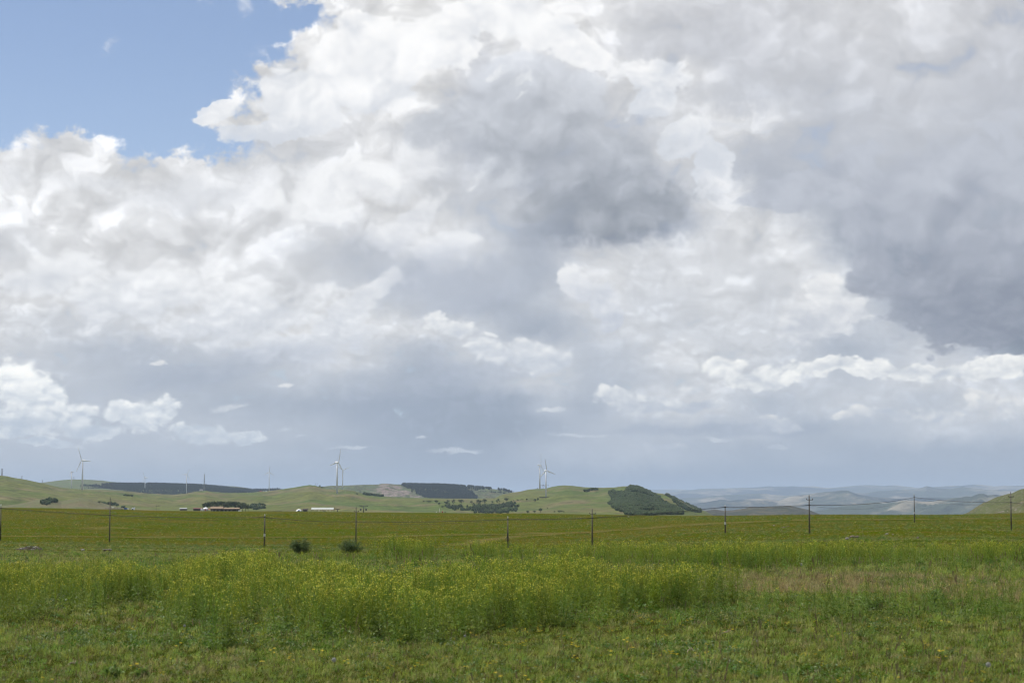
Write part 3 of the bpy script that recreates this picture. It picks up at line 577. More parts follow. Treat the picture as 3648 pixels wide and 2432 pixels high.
def weed_proto(name, h, seed, mg, my, branches=7, leaves=46, flowers=True, fl=1.0):
    """a tall flowering weed: upright stem, narrow leaves, thin branches that end in small yellow flower heads"""
    r = random.Random(seed); B = MB()
    def strip(p, q, w):
        p, q = Vector(p), Vector(q); d = (q - p).normalized(); s_ = d.cross(Vector((r.uniform(-1,1), r.uniform(-1,1), 0.1))).normalized() * w / 2
        B.add([p - s_, p + s_, q + s_ * .6, q - s_ * .6], [(0, 1, 2, 3)], 0)
    lean = Vector((r.uniform(-.10,.10), r.uniform(-.10,.10), 0)); stem = [Vector((0,0,0)) + lean * h * t + Vector((0,0,h * t)) for t in (0, .35, .7, 1.0)]
    for i in range(3): strip(stem[i], stem[i+1], 0.007)
    tips = [stem[3]]
    for k in range(branches):
        t = r.uniform(0.30, 0.92); p = stem[0].lerp(stem[3], t); a = r.uniform(0, 6.283); L = h * (1.05 - t) * r.uniform(0.55, 0.95)
        e = p + Vector((math.cos(a) * L * 0.42, math.sin(a) * L * 0.42, L)); strip(p, e, 0.0045); tips.append(e)
        for _ in range(3):
            u = r.uniform(.2,.9); leaf_quad(B, p.lerp(e, u), (r.uniform(-1,1), r.uniform(-1,1), .6), 0.009, 0.035, rr=r)
    for k in range(leaves):
        t = r.random() ** 1.2 * 0.85; p = stem[0].lerp(stem[3], t); a = r.uniform(0, 6.283); s_ = (1 - t * 0.75)
        leaf_quad(B, p + Vector((math.cos(a), math.sin(a), 0)) * r.random() * 0.05 * s_, (math.cos(a), math.sin(a), r.uniform(-.1, 1.0)), 0.016 * s_ + .004, 0.095 * s_ + .02, rr=r)
    if flowers:
        for e in tips:
            for k in range(int(2.3 * fl)):
                z = e.z - r.random() * 0.045; q = 0.012 + r.random() * 0.012; a = r.uniform(0, 6.283); c = Vector((e.x + math.cos(a) * q, e.y + math.sin(a) * q, z)); s_ = r.uniform(0.006, 0.010)
                n1 = Vector((r.uniform(-1,1), r.uniform(-1,1), 1.2)).normalized(); t1 = n1.orthogonal().normalized() * s_; t2 = n1.cross(t1.normalized()) * s_
                B.add([c - t1, c - t2, c + t1, c + t2], [(0, 1, 2, 3)], 1)
    return B.build(name, [mg, my], link=False)
def flower_proto(name, m, s_, h, seed, n=3):
    r = random.Random(seed); B = MB()
    for k in range(n):
        x, y = r.uniform(-.05,.05), r.uniform(-.05,.05); z = h * r.uniform(.7, 1.1); B.add([(x-.001,y,0),(x+.001,y,0),(x,y,z)], [(0,1,2)], 0)
        for j in range(5):
            a = j * 1.257; b_ = a + .5; B.add([(x,y,z),(x+math.cos(a-.45)*s_*.8,y+math.sin(a-.45)*s_*.8,z+s_*.3),(x+math.cos(a)*s_,y+math.sin(a)*s_,z+s_*.2),(x+math.cos(a+.45)*s_*.8,y+math.sin(a+.45)*s_*.8,z+s_*.3)], [(0,1,2,3)], 1)
    return B.build(name, [M_grass, m], link=False)

def scatter(name, label, protos, pts, scl, idx, cat=None, tilt=0.12, mats=None):
    """one stuff object: a cloud of root points, each growing one of the plant meshes (geometry nodes)"""
    n = len(pts); me = bpy.data.meshes.new(name); me.vertices.add(n); me.vertices.foreach_set('co', np.asarray(pts, dtype=np.float32).ravel())
    o = bpy.data.objects.new(name, me); col.objects.link(o)
    for nm, typ, dat in (('scl', 'FLOAT', np.asarray(scl)), ('pick', 'INT', np.asarray(idx))):
        at = me.attributes.new(nm, typ, 'POINT'); at.data.foreach_set('value', dat.astype(np.int32 if typ == 'INT' else np.float32))
    rot = np.stack([rng.normal(0, tilt, n), rng.normal(0, tilt, n), rng.uniform(0, 6.283, n)], -1)
    at = me.attributes.new('turn', 'FLOAT_VECTOR', 'POINT'); at.data.foreach_set('vector', rot.astype(np.float32).ravel())
    g = bpy.data.node_groups.new(name, 'GeometryNodeTree'); g.interface.new_socket('Geometry', in_out='INPUT', socket_type='NodeSocketGeometry'); g.interface.new_socket('Geometry', in_out='OUTPUT', socket_type='NodeSocketGeometry')
    N, L = g.nodes, g.links; gi = N.new('NodeGroupInput'); go = N.new('NodeGroupOutput'); iop = N.new('GeometryNodeInstanceOnPoints'); jn = N.new('GeometryNodeJoinGeometry')
    for p in protos[::-1]:
        oi = N.new('GeometryNodeObjectInfo'); oi.inputs['Object'].default_value = p; oi.inputs['As Instance'].default_value = True; L.new(oi.outputs['Geometry'], jn.inputs[0])
    def attr(nm, t):
        a = N.new('GeometryNodeInputNamedAttribute'); a.data_type = t; a.inputs[0].default_value = nm; return [q for q in a.outputs if q.enabled][0]
    L.new(gi.outputs[0], iop.inputs['Points']); L.new(jn.outputs[0], iop.inputs['Instance']); iop.inputs['Pick Instance'].default_value = True
    L.new(attr('pick', 'INT'), iop.inputs['Instance Index']); L.new(attr('turn', 'FLOAT_VECTOR'), iop.inputs['Rotation']); L.new(attr('scl', 'FLOAT'), iop.inputs['Scale'])
    L.new(iop.outputs[0], go.inputs[0]); md = o.modifiers.new('plants', 'NODES'); md.node_group = g
    tag(o, label, cat, kind='stuff'); return o

def field_pts(dens, y0, y1, halfdeg=18.0, extra=9.0):
    """even random roots over the ground in front of the camera, `dens` per square metre"""
    ymid = (y1 ** 2 - y0 ** 2) * math.tan(R(halfdeg)) + 2 * extra * (y1 - y0); n = int(ymid * dens)
    Y = np.sqrt(rng.uniform(y0 ** 2, y1 ** 2, n)); X = rng.uniform(-1, 1, n) * (Y * math.tan(R(halfdeg)) + extra); return X, Y
def polyworld(poly):
    out = []
    for c, r in poly:
        d = px_dir(c, r); y = -EYE / (d.z / d.y); out.append((d.x / d.y * y, y))
    return out
# weed stands, drawn as ground outlines measured where the plants root
P_left = polyworld([(-700,2240),(0,2232),(200,2205),(400,2165),(500,2148),(515,2110),(470,2085),(380,2072),(200,2080),(0,2095),(-700,2110)])
P_main = polyworld([(580,2165),(615,2235),(700,2285),(850,2312),(1020,2288),(1230,2270),(1420,2285),(1600,2278),(1720,2262),(1950,2245),(2130,2232),(2230,2190),(2430,2178),(2570,2160),(2540,2130),(2300,2118),(2050,2112),(1800,2125),(1500,2150),(1330,2150),(1150,2105),(1000,2075),(850,2062),(700,2062),(600,2090)])
P_back = polyworld([(700,2030),(860,2005),(1100,1999),(1320,2003),(1560,1992),(1800,2012),(2060,2024),(2400,2034),(2700,2042),(2900,2034),(3200,2026),(3500,2026),(4300,2034),(4300,1999),(3500,1996),(3100,1996),(2800,2000),(2550,1990),(2200,1992),(1900,1996),(1650,1996),(1500,1985),(1250,1983),(1020,1982),(900,1992)])
P_low = polyworld([(2400,2200),(2560,2230),(2900,2250),(3250,2240),(3500,2220),(4300,2240),(4300,2120),(3500,2130),(3250,2165),(3050,2160),(2800,2165),(2560,2172)])
P_mid = polyworld([(520,2095),(600,2085),(760,2055),(900,2040),(1150,2040),(1150,2010),(700,2005),(300,2030),(300,2070)])
def inside(X, Y, poly, fuzz=0.5):
    return inpoly(X + fuzz * fbm(X * 1.3, Y * 1.3, 21, 3), Y + fuzz * 1.6 * fbm(X * 1.1 + 9, Y * 1.1, 23, 3), poly)
weeds = [weed_proto('weed', 0.62, 100 + i, M_weed if i % 3 else M_weed2, M_yel, 7 + i % 4, 44, True, 1.2 if i % 2 else 0.8) for i in range(6)] + \
        [weed_proto('weed', 0.5, 200 + i, M_weed2, M_yel, 4, 70, i == 0, 0.5) for i in range(2)]
wp, ws, wi = [], [], []
def add_weeds(poly, dens, smin, smax, y0, y1, kinds, clump=0.0, fuzz=0.5):
    X, Y = field_pts(dens, y0, y1); k = inside(X, Y, poly, fuzz); X, Y = X[k], Y[k]
    nz = fbm(X / 1.1, Y / 1.8, 31, 3); keep = rng.random(len(X)) < np.clip(1.0 - clump + nz * 1.6 + 0.3, 0.03, 1); X, Y, nz = X[keep], Y[keep], nz[keep]
    s_ = rng.uniform(smin, smax, len(X)) * (1 + 0.18 * nz)
    if poly is P_back: s_ = s_ * np.interp(1824 + FPX * X / Y, [900, 1380, 1700, 4000], [0.50, 0.60, 1.0, 1.0])       # lower at its left end
    wp.append(np.stack([X, Y, ground_z(X, Y) - 0.01], -1)); ws.append(s_); wi.append(rng.choice(kinds, len(X)))
add_weeds(P_left, 58, 0.66, 1.02, 23, 46, [0,1,2,3,4,5,6], 0.5)
add_weeds(P_main, 66, 0.70, 1.06, 22, 46, [0,1,2,3,4,5,0,1,2,6,7], 0.48)
add_weeds(P_back, 26, 0.50, 1.02, 44, 66, [0,1,2,3,4,5], 0.45, 1.0)
add_weeds(P_low, 16, 0.35, 0.85, 24, 42, [0,6,7,7,3], 0.5, 0.9)
add_weeds(P_mid, 12, 0.30, 0.65, 34, 58, [0,1,6,7], 0.65, 0.8)
X, Y = field_pts(0.3, 20, 60); wp.append(np.stack([X, Y, ground_z(X, Y)], -1)); ws.append(rng.uniform(.25, .6, len(X))); wi.append(rng.choice([0,2,6,7], len(X)))
X, Y = field_pts(6, 30, 44); k = (X > 4) & (fbm(X / 2, Y / 2, 77, 3) > 0.15); X, Y = X[k], Y[k]; wp.append(np.stack([X, Y, ground_z(X, Y)], -1)); ws.append(rng.uniform(.3, .75, len(X))); wi.append(rng.choice([0,2,6,7], len(X)))
Cc = polyworld([(1385,1995),(1500,1990),(1520,2006),(1400,2012)]); add_weeds(Cc, 40, 0.85, 1.2, 50, 66, [0,1,2,3], 0.1, 0.9)
Cd = polyworld([(2560,2026),(2740,2022),(2760,2044),(2600,2046)]); add_weeds(Cd, 30, 0.85, 1.15, 40, 60, [0,1,2,3,6], 0.2, 1.2)
WP = np.concatenate(wp); scatter('flowering_weeds', 'dense tall green weeds topped with tiny yellow flowers', weeds, WP, np.concatenate(ws), np.concatenate(wi))
print('weeds', len(WP))
# short grass and low leafy plants
gr = [grass_proto('tuft', 16, 0.10, 0.0075, 0.075, M_grass, 1), grass_proto('tuft', 16, 0.085, 0.008, 0.08, M_grass3, 2), grass_proto('tuft', 12, 0.16, 0.008, 0.06, M_grass, 3, 0.5, 2, M_seed),
      leafy_proto('tuft', 26, 0.07, 0.10, 0.022, 0.045, M_leafy, 4), grass_proto('tuft', 14, 0.11, 0.007, 0.07, M_grass2, 5, 0.8), leafy_proto('tuft', 90, 0.22, 0.16, 0.018, 0.05, M_leafy, 6),
      grass_proto('tuft', 7, 0.17, 0.005, 0.08, M_grass3, 7, 0.3, 5, M_seed)]
gp, gs, gk = [], [], []
def add_grass(dens, y0, y1, w, smin, smax, sel=None):
    X, Y = field_pts(dens, y0, y1)
    if sel is not None: k = sel(X, Y); X, Y = X[k], Y[k]
    w = np.array(w, float); idx = rng.choice(len(w), len(X), p=w / w.sum())
    nz = fbm(X / 2.5, Y / 3.5, 41, 3); idx = np.where((nz > 0.45) & (rng.random(len(X)) < .55), 3, idx); nz2 = fbm(X / 1.8, Y / 2.2, 47, 3); idx = np.where((nz2 > 0.75) & (rng.random(len(X)) < .3), 4, idx)
    gp.append(np.stack([X, Y, ground_z(X, Y) - 0.004], -1)); gs.append(rng.uniform(smin, smax, len(X)) * (1 + .2 * nz)); gk.append(idx)
def dryzone(X, Y): return (((X - 6.4) / 4.3) ** 2 + ((Y - 41) / 4.6) ** 2 < 1) | (((X - 9.6) / 2.3) ** 2 + ((Y - 35.5) / 2.0) ** 2 < 1)
nd = lambda X, Y: ~dryzone(X, Y)
add_grass(75, 11, 26, [8, 4, 0.5, 3.2, 0.5, 0.02, 0.06], 0.45, 1.0, nd)
add_grass(42, 26, 40, [7, 4, 0.4, 3.2, 0.7, 0.08, 0.05], 0.55, 1.15, nd)
add_grass(20, 40, 62, [6, 5, 0.6, 3, 0.9, 0.15, 0.1], 0.9, 1.8, nd)
add_grass(30, 34, 48, [1, 1.5, 0, 0.3, 8, 0, 0.5], 0.7, 1.3, dryzone)
add_grass(7.0, 62, 130, [5, 5, .3, 3, 1, 0.1, 0], 0.7, 1.5); add_grass(0.55, 130, 330, [3, 4, 0, 3, 2, 1.0, 0], 1.2, 2.4); add_grass(0.22, 330, 800, [1, 3, 0, 3, 2, 2.0, 0], 1.5, 3.0)
def rightpatch(X, Y): return (X > 1.0) & (Y < 24)
add_grass(1.3, 15, 24, [0, 0, 3, 0, 0, 0, 5], 0.8, 1.5, rightpatch)
# leafy fringe in front of the weed stands
for poly in (P_left, P_main, P_back, P_low, P_mid):
    X, Y = field_pts(2.2, 20, 66); k = inside(X, Y + 0.5, poly, 0.9); X, Y = X[k], Y[k]; gp.append(np.stack([X, Y, ground_z(X, Y)], -1)); gs.append(rng.uniform(.6, 1.5, len(X))); gk.append(rng.choice([3, 5, 5, 2], len(X)))
GP = np.concatenate(gp); scatter('grass', 'short green meadow grass with dry blades and low leafy plants', gr, GP, np.concatenate(gs), np.concatenate(gk), tilt=0.18)
print('grass', len(GP))
fl = [flower_proto('flower', M_yel2, 0.016, 0.085, 1), flower_proto('flower', M_yel2, 0.018, 0.06, 2, 2)]
X, Y = field_pts(3.0, 15, 30); k = (fbm(X / 1.1, Y / 0.9, 61, 2) > 0.30) & ((X > -2.5) | (Y < 17.8)); X, Y = X[k], Y[k]
X2, Y2 = field_pts(0.5, 15, 30); X, Y = np.concatenate([X, X2]), np.concatenate([Y, Y2])
scatter('meadow_flowers', 'small bright yellow flowers scattered in the short grass', fl, np.stack([X, Y, ground_z(X, Y)], -1), rng.uniform(.7, 1.3, len(X)), rng.integers(0, 2, len(X)))
print('flowers', len(X))

# ------------------------------------------------------------------ woods on the hills
M_conifer = mat('forest_crown', (0.022, 0.036, 0.018), 0.9, rnd=0.35, bump=0.0); M_broad = mat('thicket_crown', (0.044, 0.068, 0.018), 0.9, rnd=0.35, transl=0.15)
M_scrub = mat('scrub_crown', (0.050, 0.075, 0.028), 0.9, rnd=0.3, transl=0.15); M_trunk = mat('bark', (0.10, 0.085, 0.065), 0.9, 0.3, 3.0)
M_treeleaf = mat('tree_leaf', (0.040, 0.070, 0.022), 0.7, rnd=0.0, vary=0.45, scale=0.5, transl=0.2)
def crown_proto(name, w, h, m, seed, cone=0.0):
    r = random.Random(seed); B = MB()
    for k in range(7):
        a = r.uniform(0, 6.283); z = h * (0.25 + 0.62 * k / 6); q = w * 0.32 * (1 - cone * k / 6) * r.random()
        s_ = w * 0.42 * (1 - cone * 0.75 * k / 6) * r.uniform(.7, 1.1); B.blob((q * math.cos(a), q * math.sin(a), z), (s_, s_, s_ * r.uniform(.7, 1.1)), 1, 0.28, 0, seed * 31 + k)
    return B.build(name, [m], link=False)
conif = [crown_proto('crown', 5.5, 12, M_conifer, 50 + i, 0.8) for i in range(3)]
broad = [crown_proto('crown', 6.0, 6.0, M_broad, 60 + i) for i in range(3)]
def C1(p): return (p[0] / 3.36, 1550 + p[1] / 3.36)
def C2(p): return (600 + p[0] / 3.36, 1550 + p[1] / 3.36)
def C3(p): return (1200 + p[0] / 3.36, 1550 + p[1] / 3.36)
def C4(p): return (1800 + p[0] / 3.36, 1550 + p[1] / 3.36)
def on_ridge(rd, poly, n, tmin=0.0, tmax=1.02, fuzz=9.0, gap=None):
    """random roots on a hill's slope, kept where a wood outlined in the photograph grows"""
    P = np.array(poly); c = rng.uniform(P[:, 0].min() - 5, P[:, 0].max() + 5, n); Rr = rd.Rd(c); t = rng.uniform(tmin, tmax, n)
    Y = rd.foot + (Rr - rd.foot) * t; X = (c - 1824) / FPX * Y; Z = rd.z(X, Y); cx, cy_ = to_px(X, Y, Z)
    k = inpoly(cx + fuzz * fbm(cx / 9, cy_ / 9, 5, 3), cy_ + fuzz * .6 * fbm(cx / 9, cy_ / 7, 6, 3), poly)
    if gap is not None: k &= fbm(X / gap[0], Y / gap[0], 8, 3) > gap[1]
    return np.stack([X, Y, Z - 0.5], -1)[k]
def wood(name, label, protos, pts, smin, smax):
    scatter(name, label, protos, pts, rng.uniform(smin, smax, len(pts)), rng.integers(0, len(protos), len(pts)), tilt=0.03); print(name, len(pts))
pc = [(262,1740),(300,1729),(360,1730),(362,1725),(402,1722),(491,1722),(565,1722),(699,1725),(778,1730),(840,1737),(900,1742),(996,1740),(1010,1760),(900,1768),(700,1768),(500,1768),(400,1755),(300,1745)]
wood('forest', 'dark blue-green forest covering the far hill behind the left turbines', conif, on_ridge(R_forest, pc, 20000, 0.1, fuzz=4), 0.5, 0.85)
pd = [C3(p) for p in [(775,594),(815,574),(1260,578),(1450,594),(1535,625),(1605,680),(1665,720),(1675,770),(1150,770),(1000,728),(940,690),(900,655),(800,610)]]
pe = [C3(p) for p in [(1450,590),(1700,612),(1900,632),(2110,675),(2110,700),(1990,672),(1850,645),(1600,625),(1480,612)]]
wood('forest', 'dense dark forest right of the rocky cliff', conif, np.concatenate([on_ridge(R_cliff, pd, 12000, 0.05, fuzz=5), on_ridge(R_cliff, pe, 3000, 0.5, 1.03), on_ridge(R_cliff, [C3(p) for p in [(1560,640),(1700,632),(2080,680),(1950,760),(1650,765)]], 2500, 0.1, gap=(200, 0.25))]), 0.55, 0.95)
pw = [C4(p) for p in [(1255,680),(1370,682),(1400,700),(1480,640),(1490,602),(1570,605),(1700,660),(1770,705),(1880,790),(2000,860),(2120,915),(2120,960),(1480,960),(1330,885),(1240,820),(1290,770),(1260,720)]]
pw2 = [C4(p) for p in [(1920,700),(1960,705),(2090,785),(2352,885),(2352,925),(2200,925),(2050,820)]]
wood('thicket', 'dark scrub wood covering the right shoulder of the green hill', broad, np.concatenate([on_ridge(R_main, pw, 60000, 0.0, gap=(60, -0.6), fuzz=6), on_ridge(R_main, pw2, 16000, 0.0, gap=(70, -0.1), fuzz=5)]), 0.28, 0.75)
pt = [C3(p) for p in [(1290,845),(1500,848),(1600,878),(1700,848),(1900,838),(2050,812),(2120,818),(2180,860),(2150,900),(2020,925),(1700,930),(1550,900),(1350,880)]]
ps = [C1(p) for p in [(1230,815),(1330,820),(1500,850),(1500,872),(1350,850),(1230,825)]]; ps2 = [C1(p) for p in [(690,738),(800,740),(910,748),(900,758),(780,765),(700,748)]]
ps3 = [C2(p) for p in [(985,845),(1060,838),(1160,850),(1140,880),(1040,890),(990,870)]]; ps4 = [C4(p) for p in [(945,665),(1000,652),(1110,645),(1110,655),(1010,672),(950,678)]]; ps5 = [C1(p) for p in [(1480,722),(1590,725),(1600,738),(1500,738)]]
wood('thicket', 'bushy thickets and hedges in the folds of the green hills', broad, np.concatenate([on_ridge(R_main, pt, 26000, 0.03, 0.8, 6, (45, -0.25)), on_ridge(R_main, ps, 9000, 0, .8, 3, (25, -0.2)), on_ridge(R_main, ps3, 6000, 0, .6, 4, (30, 0.0)), on_ridge(R_main, ps4, 5000, .3, 1, 3, (40, 0.0)), on_ridge(R_main, ps5, 4000, .1, 1, 3, (25, 0.0)),
     on_ridge(R_mound, ps2, 3000, 0.2, 1, 1.5, (20, -0.1)), on_ridge(R_mound, [C1(p) for p in [(500,790),(640,770),(700,790),(560,830),(480,825)]], 1600, 0, 1, 1.5, (25, 0.05))]), 0.25, 0.7)
pl = [C3(p) for p in [(380,690),(470,702),(560,725),(540,735),(420,722),(320,712),(330,695)]]
wood('thicket', 'thin line of bushes below the rocky cliff', broad, on_ridge(R_main, pl, 9000, .3, 1, 1.5), 0.4, 0.8)

# ------------------------------------------------------------------ single trees: trunk, limbs and a crown of leaf clusters
def tree_parts(w, h, seed, leaf=0.55, n=420):
    r = random.Random(seed); T = MB(); T.tube([(0,0,-0.3), (0.03*h, 0, h*0.25), (-0.02*h, 0.02*h, h*0.5), (0.01*h, 0, h*0.8)], [h*0.035, h*0.028, h*0.02, h*0.008], 6)
    clumps = []
    for k in range(9):
        a = k * 2.4 + r.uniform(-.4, .4); z = h * r.uniform(0.38, 0.88); q = w * 0.5 * r.uniform(0.35, 0.8) * math.sqrt(max(0.1, 1 - (z / h - 0.5) ** 2 * 2.2)); c = (q * math.cos(a), q * math.sin(a), z)
        T.tube([(0, 0, z * 0.6), (c[0]*.5, c[1]*.5, z*.85), c], [h*0.014, h*0.009, h*0.004], 5); clumps.append((c, w * r.uniform(.16, .26)))
    clumps.append(((0, 0, h * 0.9), w * 0.2)); L = MB()
    for i in range(n):
        c, s_ = clumps[r.randrange(len(clumps))]; v = Vector((r.gauss(0, 1), r.gauss(0, 1), r.gauss(0, 1))).normalized() * s_ * (0.45 + 0.65 * r.random())
        p = Vector(c) + v; nrm = (v.normalized() + Vector((r.uniform(-.7,.7), r.uniform(-.7,.7), r.uniform(-.2,.9)))).normalized(); t1 = nrm.orthogonal().normalized(); t2 = nrm.cross(t1); q = leaf * r.uniform(.5, 1.1)
        L.add([p - t1 * q, p - t2 * q * .6, p + t1 * q, p + t2 * q * .6], [(0, 1, 2, 3)])
    return T.build('trunk', [M_trunk], link=False), L.build('crown', [M_treeleaf], link=False)
protos_t = [tree_parts(8, 9, 300 + i) for i in range(4)]
def put_tree(loc, w, h, k, label, group, name='tree'):
    e = empty(name, loc, random.uniform(0, 6.28)); e.scale = (w / 8, w / 8, h / 9); tag(e, label, 'tree', group)
    for src in protos_t[k % 4]:
        c = src.copy(); col.objects.link(c); c.parent = e
    return e
hilltrees = [(C3, q) for q in [(1190,818,55,35),(1225,850,35,38),(1325,838,60,55),(1395,828,35,52),(1490,822,70,45),(1610,825,40,32),(1638,855,42,42),(1695,840,50,58),(1765,828,55,55),(1722,825,30,40),(1860,815,25,28),(1927,817,42,48),(2030,797,55,40),(2117,790,14,14),(2165,782,36,16),(2205,780,16,15),(2227,780,16,15),(2272,790,28,28),(1265,868,35,25),(2285,928,35,24),(1100,800,70,20),(1040,795,40,14),(240,710,25,18),(1287,815,14,22)]] + \
            [(C4, q) for q in [(355,805,38,38),(390,803,28,45),(270,930,32,26),(350,928,40,24),(422,925,50,45),(505,886,16,16),(590,920,30,16),(655,924,60,24),(700,922,30,14)]] + [(C1, (1190,815,58,24)), (C4, (384,640,14,10)), (C2, (1810,625,26,24)), (C2, (1840,632,40,14))]
ht_lab = ['broad low tree at the left end of the tree row under the cliff','small tree just above the thicket left edge','large round tree beside the thicket on the green hill','narrow upright tree right of the large round one','wide double-crowned tree on the green hill slope',
 'small tree left of the tall pair above the thicket','dark tree standing lower than its row above the thicket','tall dark tree at the left of the pair above the thicket','tall dark tree at the right of the pair above the thicket','slim tree between the two tall dark trees','tiny round tree right of the tall pair','medium tree alone above the middle of the thicket',
 'wide tree highest on the slope above the thicket','dot-like sapling right of the wide high tree','low flat bush-like tree in the top row','little tree second in the top row pair','little tree third in the top row pair','round tree alone below the turbine pad','small tree touching the left tip of the thicket','small bush-like tree at the meadow edge right of the thicket',
 'low wide tree at the far left of the hill tree row','flat small tree beginning the hill tree row','small lone tree under the rocky cliff on the green slope','thin sapling left of the large round tree','dark tree left of a pair below the right turbines','slim dark tree right of a pair below the right turbines','little bush tree at the meadow edge below the turbines',
 'flat bush tree at the meadow edge beside a larger tree','biggest tree at the meadow edge below the turbines','tiny tree alone on bare green slope','small flat tree at the edge left of a wide bush tree','wide bush tree at the meadow edge before the wooded shoulder','last small tree of the edge row before the wooded shoulder','dark tree alone on the slope above the market stalls','tiny bush on the crest beside the rear right turbine','bush on the crest right of the grassy knoll','low long bush on the crest beside the knoll']
for k, ((Cf, (x, y, w, h)), lb) in enumerate(zip(hilltrees, ht_lab)):
    c, r = Cf((x, y)); p = G0(c, r, RIDGES)
    if p is None or p.y > 12000: p = at_depth(c, r, 5000)
    m_px = p.y / FPX; put_tree((p.x, p.y, p.z - 0.3), max(w / 3.36 * m_px * 1.15, 2), max(h / 3.36 * m_px * 1.25, 2), k, lb, 'trees on the green hill')

# ------------------------------------------------------------------ wind turbines
M_wt = mat('turbine_paint', (0.74, 0.75, 0.76), 0.45, 0.06, 0.1); M_wtb = mat('blade_paint', (0.78, 0.79, 0.80), 0.4)
def blade_mesh(L):
    B = MB(); secs = [(0.02, 0.65, 0.65), (0.08, 1.2, 0.6), (0.2, 2.0, 0.45), (0.45, 1.45, 0.32), (0.75, 1.0, 0.22), (0.95, 0.6, 0.14), (1.0, 0.12, 0.04)]; n = 10
    vs = [(math.cos(2*math.pi*k/n) * c * 0.92 * L/33 + (0.2 * c if c > 1 else 0), math.sin(2*math.pi*k/n) * t * L/33, z * L) for z, c, t in secs for k in range(n)]
    fs = [(i*n+k, i*n+(k+1)%n, (i+1)*n+(k+1)%n, (i+1)*n+k) for i in range(len(secs)-1) for k in range(n)] + [tuple((len(secs)-1)*n+k for k in range(n))]
    return B.add(vs, fs)
def turbine(base, hubz, L, yaw, th0, label, side=1):
    """yaw: turn of the rotor axis away from the viewer; side: which way the nacelle points"""
    H_ = hubz - base.z; e = empty('wind_turbine', base, 0.0); tag(e, label, 'wind turbine', 'white wind turbines on the hills')
    s_ = L / 33; e.rotation_euler = (0, 0, math.radians(yaw) * side)
    MB().tube([(0,0,-3), (0,0,H_*0.5), (0,0,H_-1.2*s_)], [2.35*s_, 1.85*s_, 1.35*s_], 20).build('tower', [M_wt], e, True)
    nb = MB(); nb.tube([(0,-2.4*s_,H_), (0,-1.8*s_,H_), (0,5.2*s_,H_+0.1*s_), (0,6.6*s_,H_+0.1*s_)], [1.3*s_, 1.75*s_, 1.7*s_, 1.1*s_], 10); nb.box((0, 5.0*s_, H_+2.1*s_), (1.0*s_, 0.8*s_, 1.1*s_)); nb.build('nacelle', [M_wt], e)
    hub = MB().tube([(0,-2.3*s_,0), (0,-3.1*s_,0), (0,-4.2*s_,0), (0,-4.9*s_,0)], [1.3*s_, 1.45*s_, 1.1*s_, 0.25*s_], 12).build('hub', [M_wt], e, True, loc=(0,0,H_))
    for k in range(3):
        b_ = blade_mesh(L).build('blade', [M_wtb], e, True, loc=(0, -3.3*s_, H_)); b_.rotation_euler = (0, math.radians(th0 + 120 * k), 0)
# column, base row, hub row, rotor radius px, squeeze, first blade angle, nacelle side, distance
TB = [(293,1743,1638.5,51,.79,-25,1,4830,'tallest white wind turbine, standing foremost at the far left'),
      (254.5,1740,1680.5,31,.375,0,1,7900,'wind turbine seen almost edge on just left of the tallest one'),
      (516,1757,1699.7,25,.71,-26,1,8300,'small distant wind turbine before the left part of the dark forest'),
      (664,1757,1689.5,23,.82,28,-1,8000,'distant wind turbine left of the lattice mast'),
      (958.5,1749,1681,22,.95,3,-1,7700,'thin distant wind turbine standing alone above the coloured tents'),
      (1200.5,1757,1646,53,.52,17,-1,4550,'tall wind turbine in front of a smaller one right of the grassy knoll'),
      (1220.5,1747,1674,29,.97,65,-1,7600,'smaller wind turbine close behind the tall one by the knoll'),
      (1923,1742,1656,41,.30,2,-1,5750,'rear wind turbine of the pair at the middle, seen edge on'),
      (1945,1770,1674.5,43,.82,-10,-1,5000,'front wind turbine of the middle pair, on a dark pad')]
for c, br, hr, Lp, sq, th0, side, Y_, lb in TB:
    if (c, br) in ((1200.5, 1757), (1945, 1770)):
        base = G0(c, br, RIDGES); Y_ = base.y
    else:
        base = at_depth(c, br, Y_); X_ = base.x; base.z = min(float(terrain(X_, Y_)), base.z + 2)
    hubp = at_depth(c, hr, Y_); turbine(Vector((base.x, Y_, base.z)), hubp.z, Lp * Y_ / FPX, -math.degrees(math.acos(sq)), th0, lb, side)
    print('turbine', c, round(Y_), round(hubp.z - base.z), round(Lp * Y_ / FPX))
def quick(name, label, cat, B, mats, loc, rz=0.0, group=None, smooth=False):
    o = B.build(name, mats, None, smooth, loc); o.rotation_euler = (0, 0, rz); return tag(o, label, cat, group)
M_gravel = mat('pad_gravel', (0.10, 0.09, 0.08), 0.95, 0.3, 0.3); M_steel = mat('galvanised_steel', (0.28, 0.29, 0.30), 0.5, metal=0.3); M_darksteel = mat('dark_steel', (0.07, 0.07, 0.075), 0.6)
p = G0(1949, 1771, RIDGES); quick('turbine_pad', 'dark levelled pad under the front middle turbine', 'pad', MB().box((0,0,0.2),(28,12,2.6)).box((9,0,0.9),(14,10,1.6)), [M_gravel], (p.x, p.y, p.z - 0.6))

